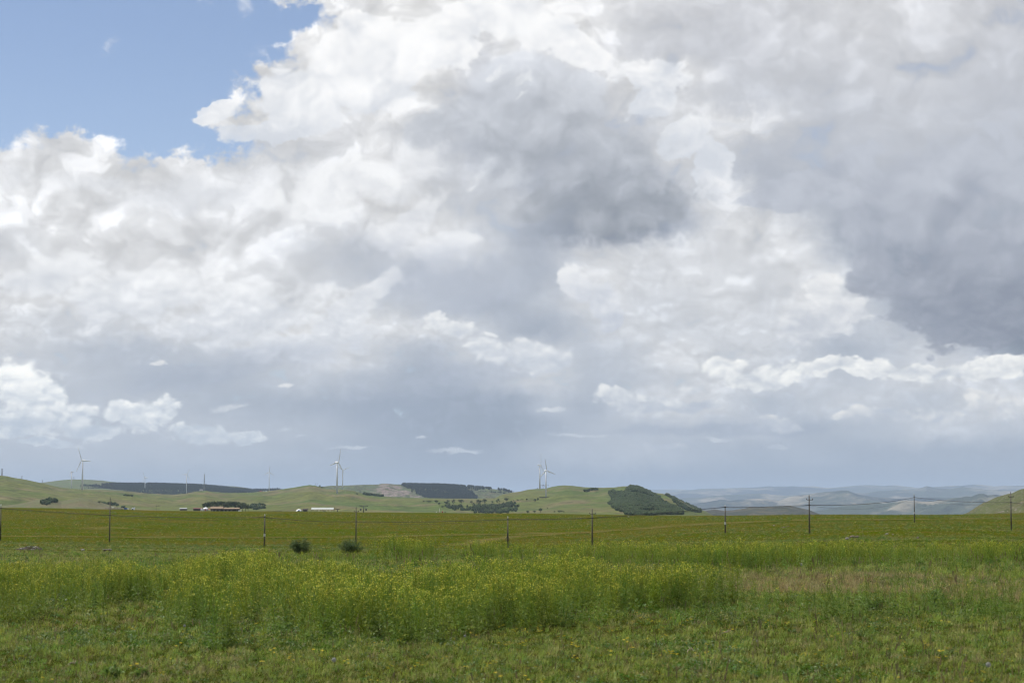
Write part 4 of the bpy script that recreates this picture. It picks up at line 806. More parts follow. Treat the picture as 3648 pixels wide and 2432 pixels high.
# lattice masts and pylons
def lattice(h, w0, w1, n, arms=()):
    B = MB(); th_ = w0 * 0.075
    cs = lambda t: [(sx * (w0 * (1 - t) + w1 * t) / 2, sy * (w0 * (1 - t) + w1 * t) / 2, h * t) for sx, sy in ((-1,-1),(1,-1),(1,1),(-1,1))]
    for i in range(n):
        a, c = cs(i / n), cs((i + 1) / n)
        for k in range(4): B.tube([a[k], c[k]], th_, 4); B.tube([a[k], c[(k+1) % 4]], th_ * .6, 4, cap=False); B.tube([a[(k+1) % 4], c[k]], th_ * .6, 4, cap=False); B.tube([c[k], c[(k+1) % 4]], th_ * .6, 4, cap=False)
    for z, l in arms: B.tube([(-l, 0, z), (0, 0, z + l * .12), (l, 0, z)], th_ * 1.1, 4); B.tube([(-l, 0, z), (0, 0, z - l*.15), (l, 0, z)], th_ * .7, 4)
    return B
def mast(c, r0, r1, Y_, label, arms=True, wide=0.16, name='lattice_pylon', cat='pylon', drop=4):
    b_ = at_depth(c, r0, Y_); t = at_depth(c, r1, Y_); h = t.z - b_.z + drop; z0 = b_.z - drop
    e = empty(name, (b_.x, b_.y, z0), random.uniform(-.5, .5)); tag(e, label, cat, 'lattice masts on the skyline')
    lattice(h, h * wide, h * 0.035, 6).build('lattice_frame', [M_steel], e)
    if arms:
        for f, l in ((0.70, .17), (0.82, .14), (0.93, .11)): MB().tube([(-l*h,0,0),(0,0,h*.02),(l*h,0,0)], h*.012, 4).build('crossarm', [M_steel], e, loc=(0,0,h*f))
    else:
        for f in (0.80, 0.88, 0.96): MB().box((0,0,0), (h*.07, h*.07, h*.035)).build('antenna', [M_wt], e, loc=(0,0,h*f))
    return e
mast(7,1693,1668,5200,'lattice mast on the crest at the left edge of the photo'); mast(78,1706,1693,7200,'small lattice pylon on the skyline left of the saddle'); mast(151,1720,1708,8600,'small faint lattice pylon in the saddle where the two left hills meet')
mast(263,1708,1697,9300,'tiny lattice mast on the pale green hill crest behind the edge-on turbine'); mast(87,1727,1716,4300,'faint dark pylon on the left hill slope'); mast(727.6,1750,1688,6600,'tall thin telecom lattice mast before the dark forest', False, 0.07, 'telecom_mast', 'mast')
def hpole(c, r0, r1, Y_, label):
    b_ = at_depth(c, r0, Y_); h = at_depth(c, r1, Y_).z - b_.z + 4; e = empty('power_pole', (b_.x, b_.y, b_.z - 4)); tag(e, label, 'power pole', 'small power poles on the hill crests'); w = h * 0.17
    for s_ in (-1, 1): MB().tube([(0,0,0),(0,0,h)], h*.012, 5).build('pole', [M_darksteel], e, loc=(s_*w,0,0))
    MB().box((0,0,0), (w*3.6, h*.02, h*.025)).build('crossarm', [M_darksteel], e, loc=(0,0,h*.86))
hpole(1127,1731,1720,5800,'twin-legged power pole on the crest of the grassy knoll'); hpole(1931,1741,1724,5700,'leftmost of the power poles between the middle turbines'); hpole(1936,1741,1726,5900,'second power pole between the middle turbines'); hpole(1940,1741,1725,5650,'power pole touching the front middle turbine tower'); hpole(1950,1738,1725,5800,'power pole just right of the front middle turbine tower')
hpole(1013,1754,1740,5400,'power pole on the green slope left of the knoll'); hpole(1176,1757,1743,5200,'power pole left of the tall turbine by the knoll'); hpole(562,1812,1798,2600,'dark power pole low on the slope left of the dark sheds')

# ------------------------------------------------------------------ buildings beyond the meadow edge
M_brownroof = mat('brown_roof', (0.27, 0.19, 0.12), 0.8, 0.25, 0.6); M_darkwood = mat('dark_wood', (0.040, 0.028, 0.022), 0.8, 0.3, 2.0); M_redroof = mat('dull_red_roof', (0.16, 0.06, 0.05), 0.8, 0.2, 1.0)
M_white = mat('white_canvas', (0.78, 0.78, 0.76), 0.7); M_red = mat('red_canvas', (0.48, 0.06, 0.05), 0.7); M_blue = mat('blue_canvas', (0.08, 0.15, 0.32), 0.7); M_greenroof = mat('pale_sheet_roof', (0.45, 0.48, 0.44), 0.5, 0.08, 0.4); M_grey = mat('grey_tarp', (0.40, 0.42, 0.43), 0.7, 0.2, 1.0)
YB = 1880.0; MP = YB / FPX
def bp(c, r, Y_=YB): p = at_depth(c, r, Y_); return p
def gable(w, d, h, rise, over=0.4):
    B = MB(); x, y = w / 2 + over, d / 2 + over
    B.add([(-x,-y,h),(x,-y,h),(x,0,h+rise),(-x,0,h+rise),(-x,y,h),(x,y,h)], [(0,1,2,3),(3,2,5,4)]); B.add([(-x,-y,h-.12),(x,-y,h-.12),(x,0,h+rise-.12),(-x,0,h+rise-.12),(-x,y,h-.12),(x,y,h-.12)], [(3,2,1,0),(4,5,2,3)])
    B.add([(-x,-y,h-.12),(x,-y,h-.12),(x,-y,h),(-x,-y,h)], [(0,1,2,3)]); return B
def shed(c0, c1, r0, r1, name, label, rm, wm, cat='shed', open_=False):
    a, c = bp(c0, r0), bp(c1, r0); w = c.x - a.x; h = bp(c0, r1).z - a.z; e = empty(name, ((a.x + c.x) / 2, YB, a.z - 0.3)); tag(e, label, cat, None); h += .3
    gable(w - .8, 5, h * .68, h * .32).build('roof', [rm], e)
    B = MB(); B.box((0, 0, h * .34), (w - 1.2, 4.6, h * .68)); B.build('wall', [wm], e)
    for k in range(max(2, int(w / 3))): MB().box((0,0,0), (0.9, .06, h * .3)).build('window', [M_darksteel], e, loc=(-w/2 + 1.2 + k * (w - 2.4) / max(1, int(w / 3) - 1 or 1), -2.34, h * .36))
    return e
shed(640,667,1816,1808.5,'timber_shed','long low dark shed standing alone left of the yurt',M_grey,M_darkwood); shed(688,721,1817,1808,'timber_shed','dark shed with dull red roof beside the yurt',M_redroof,M_darkwood); shed(1078.6,1097,1822,1811,'timber_shed','small dark hut with pitched roof right of the dome tent',M_darkwood,M_darkwood)
# yurt
a, c = bp(722, 1817.5), bp(743, 1817.5); w = c.x - a.x; h = bp(722, 1804.5).z - a.z + .3; e = empty('yurt', ((a.x + c.x) / 2, YB, a.z - .3)); tag(e, 'round white yurt tent left of the long brown-roofed hall', 'yurt')
MB().tube([(0,0,0),(0,0,h*.52)], w*.46, 24).build('wall', [M_white], e, True); MB().tube([(0,0,h*.52),(0,0,h*.60),(0,0,h*.84),(0,0,h*.9)], [w*.5, w*.46, w*.16, w*.1], 24).build('roof', [M_white], e); MB().tube([(0,0,h*.9),(0,0,h)], [w*.1, w*.07], 12).build('crown_ring', [M_blue], e); MB().box((0,0,0),(1.0,.2,h*.42)).build('door', [M_red], e, loc=(0,-w*.47,h*.22))
quick('small_marquee', 'small white box tent attached at the left of the yurt', 'tent', MB().box((0,0,.8),(1.6,1.6,1.6)).add([(-.9,-.9,1.6),(.9,-.9,1.6),(.9,.9,1.6),(-.9,.9,1.6),(0,0,2.1)], [(0,1,4),(1,2,4),(2,3,4),(3,0,4)]), [M_white], (bp(719.5,1817).x, YB-3, bp(719.5,1817).z-.3))
e = empty('market_umbrella', (bp(746.5,1816).x, YB-2, bp(746.5,1816).z-.2)); tag(e, 'red market umbrella between yurt and long hall', 'umbrella'); MB().tube([(0,0,0),(0,0,1.7)], .05, 6).build('pole', [M_steel], e); MB().tube([(0,0,1.1),(0,0,1.75)], [1.35,.05], 8).build('canopy', [M_red], e)
# long hall with two brown roofs
a, m_, c = bp(751, 1818.5), bp(795, 1818.5), bp(853, 1818.5); H1 = bp(751, 1803).z - a.z + .3; H2 = bp(751, 1807).z - a.z + .3; e = empty('long_hall', (a.x, YB, a.z - .3)); tag(e, 'long low hall with brown roofs and a dark open front among trees', 'hall')
w1, w2 = m_.x - a.x, c.x - m_.x
MB().add([(-.3,-4,H1*.50),(w1+.3,-4,H1*.50),(w1+.3,0,H1),(-.3,0,H1),(w1+.3,4,H1*.5),(-.3,4,H1*.5)], [(0,1,2,3),(3,2,4,5)]).box((w1/2,-4,H1*.49),(w1+.6,.1,.18)).build('roof', [M_brownroof], e)
MB().add([(w1+.35,-4.4,H2*.62),(w1+w2+.4,-4.4,H2*.62),(w1+w2+.4,.5,H2),(w1+.35,.5,H2),(w1+w2+.4,4,H2*.62),(w1+.35,4,H2*.62)], [(0,1,2,3),(3,2,4,5)]).box((w1+w2/2+.4,-4.4,H2*.61),(w2,.1,.2)).build('roof', [M_brownroof], e)
MB().box(((w1+w2)/2, 1.5, H1*.24), (w1+w2-.6, 4.2, H1*.48)).build('wall', [M_darkwood], e)
for k in range(15): MB().box((0,0,H1*.24), (.14,.14,H1*.48)).build('post', [M_brownroof if k % 2 else M_darkwood], e, loc=(.3 + k * (w1 + w2 - .6) / 14, -3.7, 0))
for k, x in enumerate((2, 5, 8.5, 13, 16, 19.5)): MB().box((0,0,.45), (1.6,.8,.5)).build('table', [M_grey], e, loc=(x, -3.0, 0))
p = bp(857, 1819.5); quick('tarp_stack', 'low pale grey tarpaulin heap at the right end of the long hall', 'tarp', MB().add([(-1.8,-1,0),(1.8,-1,0),(1.8,1,0),(-1.8,1,0),(-1.3,-.2,.9),(1.0,-.1,.7),(.9,.4,.75),(-1.2,.4,.95)], [(0,1,5,4),(1,2,6,5),(2,3,7,6),(3,0,4,7),(4,5,6,7)]), [M_grey], (p.x, YB-5, p.z-.2))
for k, (c_, r_, w_, h_) in enumerate([(730,1812,24,20),(741,1812,24,24),(752,1810,26,24),(764,1810,26,25),(776,1811,28,26),(788,1811,30,26),(801,1811,28,25),(813,1812,30,27),(826,1812,30,26),(838,1813,30,27),(851,1814,30,27),(863,1815,28,25),(875,1817,28,22),(884,1818,18,16)]):
    p = bp(c_, r_, YB + 60 + 12 * (k % 3)); q = p.y / FPX; put_tree((p.x, p.y, p.z - 1.5), w_ * q * 1.15, h_ * q + 1.5, k, ['dark tree at the left end of the grove behind the yurt','dark tree second from left in the grove, above the yurt','tree in the grove above the left end of the brown roof','grove tree above the high brown roof, left part','grove tree above the middle of the high brown roof','grove tree above the right end of the high brown roof','grove tree where the two brown roofs meet','tall tree above the left part of the low roof','grove tree above the middle of the low roof, left of two','grove tree above the middle of the low roof, right of two','tall tree above the right part of the low roof','grove tree past the right end of the hall','low tree near the right end of the grove','smallest rounded tree closing the grove on the right'][k], 'grove behind the long hall')
# geodesic dome tent
a, c = bp(1053, 1822.5), bp(1077, 1822.5); rr_ = (c.x - a.x) / 2; hh = bp(1053, 1812).z - a.z + .2; e = empty('dome_tent', ((a.x+c.x)/2, YB, a.z-.2)); tag(e, 'silvery white dome tent left of the small dark hut', 'tent')
bm = bmesh.new(); bmesh.ops.create_icosphere(bm, subdivisions=2, radius=1.0); vs = [(v.co.x*rr_, v.co.y*rr_, max(v.co.z,-.15)*hh) for v in bm.verts]; fs = [tuple(v.index for v in f.verts) for f in bm.faces]; mi_ = [1 if random.random() < .16 else 0 for f in fs]; bm.free()
link_mesh('shell', vs, fs, [M_white, M_blue], e, mi=mi_); MB().tube([(0,-rr_*.75,0),(0,-rr_*1.08,0)], hh*.5, 12).build('door', [M_darksteel], e)
# open arched shelter
a, c = bp(1110, 1822.5), bp(1190, 1822.5); w = c.x - a.x; hr = bp(1110, 1807).z - a.z + .2; he = bp(1110, 1813.5).z - a.z + .2; e = empty('open_shelter', ((a.x+c.x)/2, YB, a.z-.2)); tag(e, 'long open-sided shelter with pale arched roof on white posts', 'shelter')
dd = 5.0; B = MB(); n = 12
for off, fl_ in ((0, False), (-.12, True)):
    vs = [(sx*w/2*(1.0 if sx > 0 or k < 20 else 1), -dd + 2*dd*k/n, he + off + (hr-he)*math.sin(math.pi*k/n)) for sx in (-1, 1) for k in range(n+1)]
    fs = [((k, k+1, n+1+k+1, n+1+k) if fl_ else (k, n+1+k, n+1+k+1, k+1)) for k in range(n)]; B.add(vs, fs)
B.build('roof', [M_greenroof], e, True); MB().box((0,-dd,he-.1),(w,.14,.22)).build('eaves_beam', [M_white], e)
for k in range(7):
    for sy in (-1, 1): MB().box((0,0,he/2),(.16,.16,he)).build('post', [M_white if k % 3 else M_darksteel], e, loc=(-w/2+.15+k*(w-.3)/6, sy*dd*.97, 0))
for x in (-w*.28, w*.08): MB().box((0,0,.45),(2.2,1.2,.9)).build('bench', [M_grey], e, loc=(x,0,0))
# market stalls, truck and tent on the left
def stall(c0, c1, r0, r1, label, cm):
    a, c = bp(c0, r0), bp(c1, r0); w = c.x - a.x; h = bp(c0, r1).z - a.z + .2; e = empty('market_stall', ((a.x+c.x)/2, YB-10, a.z-.2)); tag(e, label, 'stall', 'dark market stalls at the meadow edge')
    for sx in (-1,1):
        for sy in (-1,1): MB().box((0,0,h*.45),(.09,.09,h*.9)).build('post', [M_darksteel], e, loc=(sx*w*.46, sy*1.1, 0))
    MB().add([(-w/2,-1.3,h*.88),(w/2,-1.3,h*.88),(w/2,0,h),(-w/2,0,h),(w/2,1.3,h*.88),(-w/2,1.3,h*.88)], [(0,1,2,3),(3,2,4,5)]).build('roof', [cm], e); MB().box((0,0,.5),(w*.85,.8,.8)).build('counter', [M_darkwood], e)
for k, (c0, c1, cm, lb) in enumerate([(384,393,M_darksteel,'leftmost empty dark frame stall at the meadow edge'),(394,404,M_darksteel,'second dark frame stall left of the pole line'),(405,415,M_grey,'stall with a grey top behind the meadow pole'),(416,426,M_darkwood,'dark brown stall right of the grey topped one'),(427,437,M_darksteel,'dark stall in the middle of the row'),(438,447,M_darkwood,'last dark stall beside the blue truck')]): stall(c0, c1, 1815.5, 1806 + (k % 2), lb, cm)
p = bp(455, 1816); e = empty('box_truck', (p.x, YB-8, p.z-.1)); tag(e, 'small blue and white box truck at the right end of the stalls', 'truck')
MB().box((-.4,0,1.5),(2.6,1.8,1.8)).build('cargo_box', [M_blue], e); MB().box((1.5,0,1.15),(1.2,1.7,1.4)).add([(0.9,-.86,1.2),(2.1,-.86,1.2),(2.0,-.86,1.8),(.9,-.86,1.8)], [(0,1,2,3)]).build('cab', [M_white], e)
for x in (-1.1, 1.4):
    for y in (-.85, .85): MB().tube([(0,-.12,0),(0,.12,0)], .38, 12).build('wheel', [M_darksteel], e, loc=(x, y, .38))
p = bp(480, 1815.5); e = empty('satellite_tent', (p.x, YB-8, p.z-.1)); tag(e, 'crooked white canvas tent right of the blue truck', 'tent'); MB().add([(-1.7,-1,0),(1.5,-1,0),(1.5,1,0),(-1.7,1,0),(-1.3,-.6,1.6),(1.9,-.2,2.9),(1.6,.5,2.6),(-1.2,.6,1.9)], [(0,1,5,4),(1,2,6,5),(2,3,7,6),(3,0,4,7),(4,5,6,7)]).build('canvas', [M_white], e); MB().box((0,0,.6),(.8,.06,1.2)).build('door', [M_darksteel], e, loc=(-.3,-1.03,0))
# cable-car pylons and cabins
def carpylon(c, r0, r1, arm_px, label, cab):
    b_ = bp(c, r0); h = bp(c, r1).z - b_.z; e = empty('cable_car_pylon', (b_.x, YB, b_.z-.5)); tag(e, label, 'cable car pylon', 'cable car pylons at the meadow edge'); h += .5; l = arm_px * MP / 2
    MB().tube([(0,0,0),(0,0,h*.92)], [.42,.26], 10).build('tower', [M_darksteel], e, True); MB().box((0,0,0),(l*2,.35,.35)).build('crossarm', [M_darksteel], e, loc=(0,0,h*.86))
    for s_ in (-1,1): MB().tube([(-1.1,0,0),(1.1,0,0)], .14, 6).tube([(-1,0,.1),(-1,0,.35)], .3, 8).tube([(1,0,.1),(1,0,.35)], .3, 8).build('pulley_bank', [M_darksteel], e, loc=(s_*l*.8,0,h*.92))
    for s_ in (cab or ()):
        g = empty('cable_car_cabin', (b_.x + s_*l*.62, YB-3, b_.z + h*.30)); tag(g, ('small dark cable car cabin hanging left of the pylon' if s_ < 0 else 'small dark cable car cabin hanging right of the pylon'), 'cable car', 'cable car cabins'); MB().box((0,0,0),(1.5,1.3,1.4)).add([(-.75,-.66,.7),(.75,-.66,.7),(.4,0,1.0),(-.4,0,1.0),(.75,.66,.7),(-.75,.66,.7)], [(0,1,2,3),(3,2,4,5)]).build('cabin_body', [M_darksteel], g); MB().tube([(0,0,.9),(0,0,2.3)], .07, 5).build('hanger', [M_steel], g)
carpylon(1295.5, 1822.5, 1798, 31, 'T-shaped cable car pylon standing right of the arched shelter', (-1, 1)); carpylon(1202.5, 1822, 1811, 14, 'small cable car pylon right beside the arched shelter', None)
# fence, flagpole, red tents, hut and ridge camp
B = MB(); a, c = bp(961, 1820), bp(1013, 1820)
for k in range(12): x = a.x + (c.x - a.x) * k / 11; B.box((x - a.x, 0, .35), (.12, .12, 1.3))
B.box(((c.x-a.x)/2,0,.35),(c.x-a.x,.06,.12)).box(((c.x-a.x)/2,0,.8),(c.x-a.x,.06,.12)); quick('timber_fence', 'low dark timber fence along the meadow edge right of the grove', 'fence', B, [M_darkwood], (a.x, YB-20, a.z-.2))
def tent(c, r, wpx, hpx, Y_, m, label, group=None, dz=0.0):
    p = at_depth(c, r, Y_); q = Y_ / FPX; w, h = wpx * q, hpx * q
    if Y_ > 3000: p.z = float(terrain(p.x, p.y))
    e = empty('tent', (p.x, p.y, p.z + dz)); tag(e, label, 'tent', group)
    MB().add([(-w/2,-w/2,0),(w/2,-w/2,0),(w/2,w/2,0),(-w/2,w/2,0),(-w*.42,-w*.42,h*.55),(w*.42,-w*.42,h*.55),(w*.42,w*.42,h*.55),(-w*.42,w*.42,h*.55),(0,0,h)], [(0,1,5,4),(1,2,6,5),(2,3,7,6),(3,0,4,7),(4,5,8),(5,6,8),(6,7,8),(7,4,8)]).build('canvas', [m], e); MB().box((0,0,h*.2),(w*.22,.05,h*.4)).build('door', [M_darksteel], e, loc=(0,-w/2-.03,0))
tent(1576,1826,5,7,1900,M_red,'small red tent beside a white flagpole at the meadow edge'); tent(1586,1826,5,4,1900,M_darkwood,'low dark booth right of the small red tent'); tent(1555,1825,4,3,1900,M_white,'tiny white tent left of the flagpole at the meadow edge')
p = bp(1566, 1826); e = empty('flagpole', (p.x, p.y, p.z-.3)); tag(e, 'pale flagpole beside the small red tent', 'flagpole'); MB().tube([(0,0,0),(0,0,4.6)], [.22,.14], 8).build('pole', [M_white], e); MB().box((0,0,0),(.5,.5,.6)).build('base_block', [M_red], e, loc=(0,0,.6))
p = at_depth(716.5, 1749.5, 5560); p.z = float(terrain(p.x, p.y)); e = empty('stone_hut', (p.x, p.y, p.z-1)); tag(e, 'small pale hut on the hill crest beside the lattice mast', 'hut'); MB().box((0,0,2.6),(8.6,6,5.2)).build('wall', [mat('pale_plaster', (0.42,0.38,0.34), 0.85, 0.15, 0.3)], e); gable(8.6,6,5.2,1.4).build('roof', [M_grey], e); MB().box((0,0,0),(1.4,.1,1.6)).build('window', [M_darksteel], e, loc=(-2,-3.05,3.4)); MB().box((0,0,0),(1.4,.1,1.6)).build('window', [M_darksteel], e, loc=(2,-3.05,3.4))
camp = [(881,1755,2.4,5,M_white,'leftmost white tent of the camp on the crest'),(888,1754.5,2.2,3,M_red,'tiny red tent second from left in the crest camp'),(893,1754,2.4,4,M_white,'white tent third from left in the crest camp'),(907,1753,5,3,M_white,'wide white tent before the red marquee in the crest camp'),(916,1752,4,4,M_white,'taller white tent touching the red marquee'),(929,1751.5,12,4.5,M_red,'wide red marquee on the crest'),(939,1750.5,4,4.5,M_white,'white tent just right of the red marquee'),(949,1749.8,8,3.5,M_white,'long white tent at the right end, below the lone turbine')]
for c_, r_, w_, h_, m_, lb in camp: tent(c_, r_, w_, h_, 5560, m_, lb, 'camp of small tents on the crest', -1.0)
p = bp(719, 1823); quick('sign_board', 'small white sign board on the meadow before the yurt', 'sign', MB().box((0,0,.95),(1.1,.08,.7)).box((-.4,0,.3),(.08,.08,.6)).box((.4,0,.3),(.08,.08,.6)), [M_white], tuple(G0(719, 1823)) if G0(719,1823) and G0(719,1823).y < 3000 else tuple(p))

# ------------------------------------------------------------------ utility poles and the overhead cable
M_conc = mat('pole_concrete', (0.155, 0.140, 0.115), 0.85, 0.35, 1.5); M_tag = mat('white_pole_band', (0.6, 0.6, 0.58), 0.7); M_wire = mat('black_cable', (0.018, 0.018, 0.018), 0.6); M_cer = mat('insulator', (0.09, 0.06, 0.05), 0.3)
PL = [(1,1925,1794,1809,0,0,'utility pole half cut off by the left edge of the photo'),(390,1930,1770,1834,1,0,'tall utility pole behind the rubble heap, seen against the stalls'),(942,1945,1830,1841,0,1,'short utility pole with a white band, left of the two shrubs'),(1268,1935,1803,1857,1,0,'tall utility pole rising behind the right willow shrub'),
      (1809,1950,1838,1849,0,2,'short utility pole with a coil of cable hung on it'),(2110,1940,1811,1844,1,0,'tall utility pole before the wooded shoulder of the hill'),(2584,1898,1797,1805,0,1,'short utility pole with a white band against the brown hill'),(2884,1899,1760,1798,1,0,'tall utility pole with side bracket against the blue mountains'),
      (3258,1862,1757,1770,0,1,'utility pole on the highest ground under the peaked cable'),(3603,1888,1750,1788,1,0,'tall utility pole before the rocky hill at the right edge')]
wp_ = []
for c, r0, r1, rw, tall, extra, lb in PL:
    b_ = G0(c, r0); t = at_depth(c, r1, b_.y); h = t.z - b_.z; q = b_.y / FPX
    e = empty('utility_pole', (b_.x, b_.y, b_.z - .2)); tag(e, lb, 'utility pole', 'utility poles across the meadow'); h += .2
    MB().tube([(0,0,0),(0,0,h*.95)], [.14,.09], 12).build('pole', [M_conc], e, True)
    if tall:
        MB().tube([(0,0,h*.94),(0,0,h*.965),(0,0,h)], [.11,.05,.03], 8).build('top_spike', [M_darksteel], e); MB().box((0,0,0),(.95,.07,.07)).build('crossarm', [M_darksteel], e, loc=(.08,-.1,h*.86))
        for s_ in (-.4,.5): MB().tube([(0,0,0),(0,0,.1),(0,0,.22)], [.05,.075,.03], 8).build('insulator', [M_cer], e, loc=(s_,-.1,h*.86+.04))
    else: MB().tube([(0,0,h*.95),(0,0,h)], [.105,.06], 10).build('cap', [M_tag], e)
    if extra == 1: MB().tube([(0,0,0),(0,0,.45)], .15, 12).build('white_band', [M_tag], e, loc=(0,0,h*.33))
    if extra == 2: MB().tube([(.28*math.cos(a_),0,.32*math.sin(a_)) for a_ in [k*.45 for k in range(15)]], .05, 6).build('cable_coil', [M_wire], e, loc=(-.05,-.22,h*.30)); MB().box((0,-.16,0),(.26,.18,.75)).build('splice_box', [M_darksteel], e, loc=(0,0,h*.42))
    w_ = at_depth(c, rw, b_.y); wp_.append(Vector((w_.x, w_.y - .14, w_.z))); MB().box((0,-.1,0),(.34,.22,.14)).build('cable_clamp', [M_darksteel], e, loc=(0,0,w_.z-b_.z+.2))
    print('pole', c, round(b_.y), round(h, 1))
wp_ = [wp_[0] + (wp_[0] - wp_[1]) * .8] + wp_ + [wp_[-1] + (wp_[-1] - wp_[-2]) * .8]
def cable(dz, rad, sag, label):
    pts = []
    for i in range(len(wp_) - 1):
        a, c = wp_[i], wp_[i+1]; L = (c - a).length
        for k in range(14): t = k / 14; pts.append(a.lerp(c, t) + Vector((0, 0, dz - 4 * t * (1 - t) * L * sag + .03 * math.sin(k * 1.7 + i))))
    pts.append(wp_[-1]); o = MB().tube(pts, rad, 6).build('overhead_cable', [M_wire], None, True); tag(o, label, 'cable')
cable(0, .042, .003, 'thick black overhead cable strung from pole to pole'); cable(-.10, .016, .007, 'thin slack wire hanging just below the thick black cable')

# ------------------------------------------------------------------ things lying in the meadow
M_stone = mat('pale_stone', (0.36, 0.33, 0.29), 0.9, 0.4, 6.0, bump=0.5); M_rub = mat('rubble_stone', (0.22, 0.17, 0.14), 0.9, 0.5, 5.0, bump=0.6); M_brick = mat('weathered_brick', (0.13, 0.085, 0.06), 0.9, 0.4, 8.0, bump=0.5)
def fl_(c, r):
    p = G0(c, r); return p, p.y / FPX
p, q = fl_(110, 1958); B = MB(); rr = random.Random(5)
for k in range(190):
    u = rr.uniform(-1, 1); v = rr.uniform(-1, 1)
    if u*u + v*v > 1: continue
    top = (1 - u*u - v*v) ** .7; z = 14 * q * top * rr.random() + .02; s_ = rr.uniform(.04, .12); B.box((u*38*q + z*.3, v*30*q, z), (s_*2.4, s_*1.3, s_*.9), rr.uniform(0, 3), 0 if rr.random() < .6 else 1, rr.uniform(-.6, .6))
for k in range(14): B.blob((-rr.uniform(36, 50)*q, rr.uniform(-14,14)*q, .04), (rr.uniform(.05,.1),)*3, 1, .3, 0, k)
quick('rubble_heap', 'heap of brown broken bricks and stones on the left meadow', 'rubble heap', B, [M_rub, M_stone], (p.x, p.y, p.z-.02))
p, q = fl_(381, 1965); e = empty('brick_block', (p.x, p.y, p.z-.04)); tag(e, 'low brick block with a pale slab on top, below the tall pole', 'brick block'); MB().box((0,0,5*q),(28*q,20*q,10*q)).build('block', [M_brick], e, loc=(0,0,0)); MB().box((0,0,0),(29.5*q,21*q,2.4*q)).build('slab', [M_stone], e, loc=(0,0,11.2*q))
def rock(c, r, w, h, m, label, seed):
    p, q = fl_(c, r); quick('rock', label, 'rock', MB().blob((0,0,h*q*.35),(w*q/2, w*q*.4, h*q*.65), 2, .16, 0, seed), [m], (p.x, p.y, p.z), smooth=False, group='loose rocks on the meadow')
rock(295,1961,14,7,M_stone,'pale round rock between the rubble heap and the brick block',1); rock(363,1966,13,3,M_stone,'flat pale stone lying left of the brick block',2); rock(388,1980,22,4,mat('tan_stone',(0.30,0.20,0.13),0.9,0.3,5.0),'flat tan stone in front of the brick block',3)
rock(3018,1921,14,9,M_stone,'rounded tan rock at the left of the dark rock pile on the right',4); rock(3036,1915,20,9,M_rub,'dark rough rock behind the rounded tan one',5); rock(3053,1915,14,8,M_rub,'second dark rough rock of the pile on the right',6); rock(3159,1904,12,6,M_stone,'light rock alone further right of the dark pile',7); rock(3181,1905,8,4,M_stone,'small pale stone right of the light rock',8); rock(3270,1918,10,7,M_rub,'brownish rock on the bare spot above the right weeds',9)
rock(2792,1879,14,4,M_rub,'flat dark stone left of the tall bracketed pole',10); rock(2808,1875,10,3,M_rub,'small dark flat stone nearest the bracketed pole',11); rock(2757,1872,9,3,M_stone,'small pale stone left of the flat dark stones',12); rock(2239,1842,7,4,M_stone,'tiny pale stone near the meadow crest under the rising cable',13)
# two grey-green willow shrubs
M_willow = mat('willow_leaf', (0.135, 0.20, 0.075), 0.6, rnd=0.0, vary=0.35, scale=3.0, transl=0.3)
def shrub(c, r, wpx, hpx, seed, label, lean=0.0):
    p, q = fl_(c, r); w, h = wpx*q, hpx*q; e = empty('willow_shrub', (p.x, p.y, p.z-.02)); tag(e, label, 'shrub', 'willow shrubs in the weeds'); rr = random.Random(seed); S = MB(); L = MB()
    for k in range(44):
        a = rr.uniform(0, 6.283); o_ = rr.uniform(.15, 1.0) ** .8; tip = Vector((math.cos(a)*w*.5*o_ + lean*h*.3, math.sin(a)*w*.42*o_, h*(1-.38*o_*o_)*rr.uniform(.72, 1.08))); mid = Vector((tip.x*.45, tip.y*.45, tip.z*.35))
        S.tube([(tip.x*.06, tip.y*.06, 0), mid, tip], [.006,.004,.002], 4, cap=False)
        for j in range(52):
            t = rr.random(); pt = mid.lerp(tip, t) + Vector((tip.x, tip.y, 0)) * .12 * rr.random(); leaf_quad(L, pt + Vector((rr.gauss(0,.045),rr.gauss(0,.045),rr.gauss(0,.035))), (rr.uniform(-1,1), rr.uniform(-1,1), rr.uniform(-.2,1)), .028, .090, rr=rr)
    S.build('stems', [M_trunk], e); L.build('foliage', [M_willow], e)
shrub(1078,1980,88,66,1,'loose grey-green willow shrub with open twiggy top, left one of two',-.2); shrub(1244,1980,98,62,2,'rounder grey-green willow shrub in front of a utility pole, right one of two',.1)
M_bushleaf = mat('bush_leaf', (0.17, 0.27, 0.05), 0.6, vary=0.4, scale=6.0, transl=0.3)
def herb(c, r, wpx, hpx, seed, label, m=None):
    p, q = fl_(c, r); w, h = wpx*q, hpx*q; e = empty('leafy_bush', (p.x, p.y, p.z-.02)); tag(e, label, 'bush', 'single leafy bushes'); rr = random.Random(seed); S = MB(); L = MB()
    for k in range(14):
        a = rr.uniform(0, 6.283); o_ = math.sqrt(rr.random()); tip = Vector((math.cos(a)*w*.5*o_, math.sin(a)*w*.5*o_, h*(1-.45*o_)*rr.uniform(.8,1.1))); S.tube([(0,0,0), tip*.5, tip], [.006,.004,.002], 4, cap=False)
        for j in range(15): leaf_quad(L, tip*(.3+.75*rr.random()) + Vector((rr.gauss(0,.03), rr.gauss(0,.03), rr.gauss(0,.02))), (rr.uniform(-1,1),rr.uniform(-1,1),rr.uniform(-.2,.9)), .03, .075, rr=rr)
    S.build('stems', [M_trunk], e); L.build('foliage', [m or M_bushleaf], e)
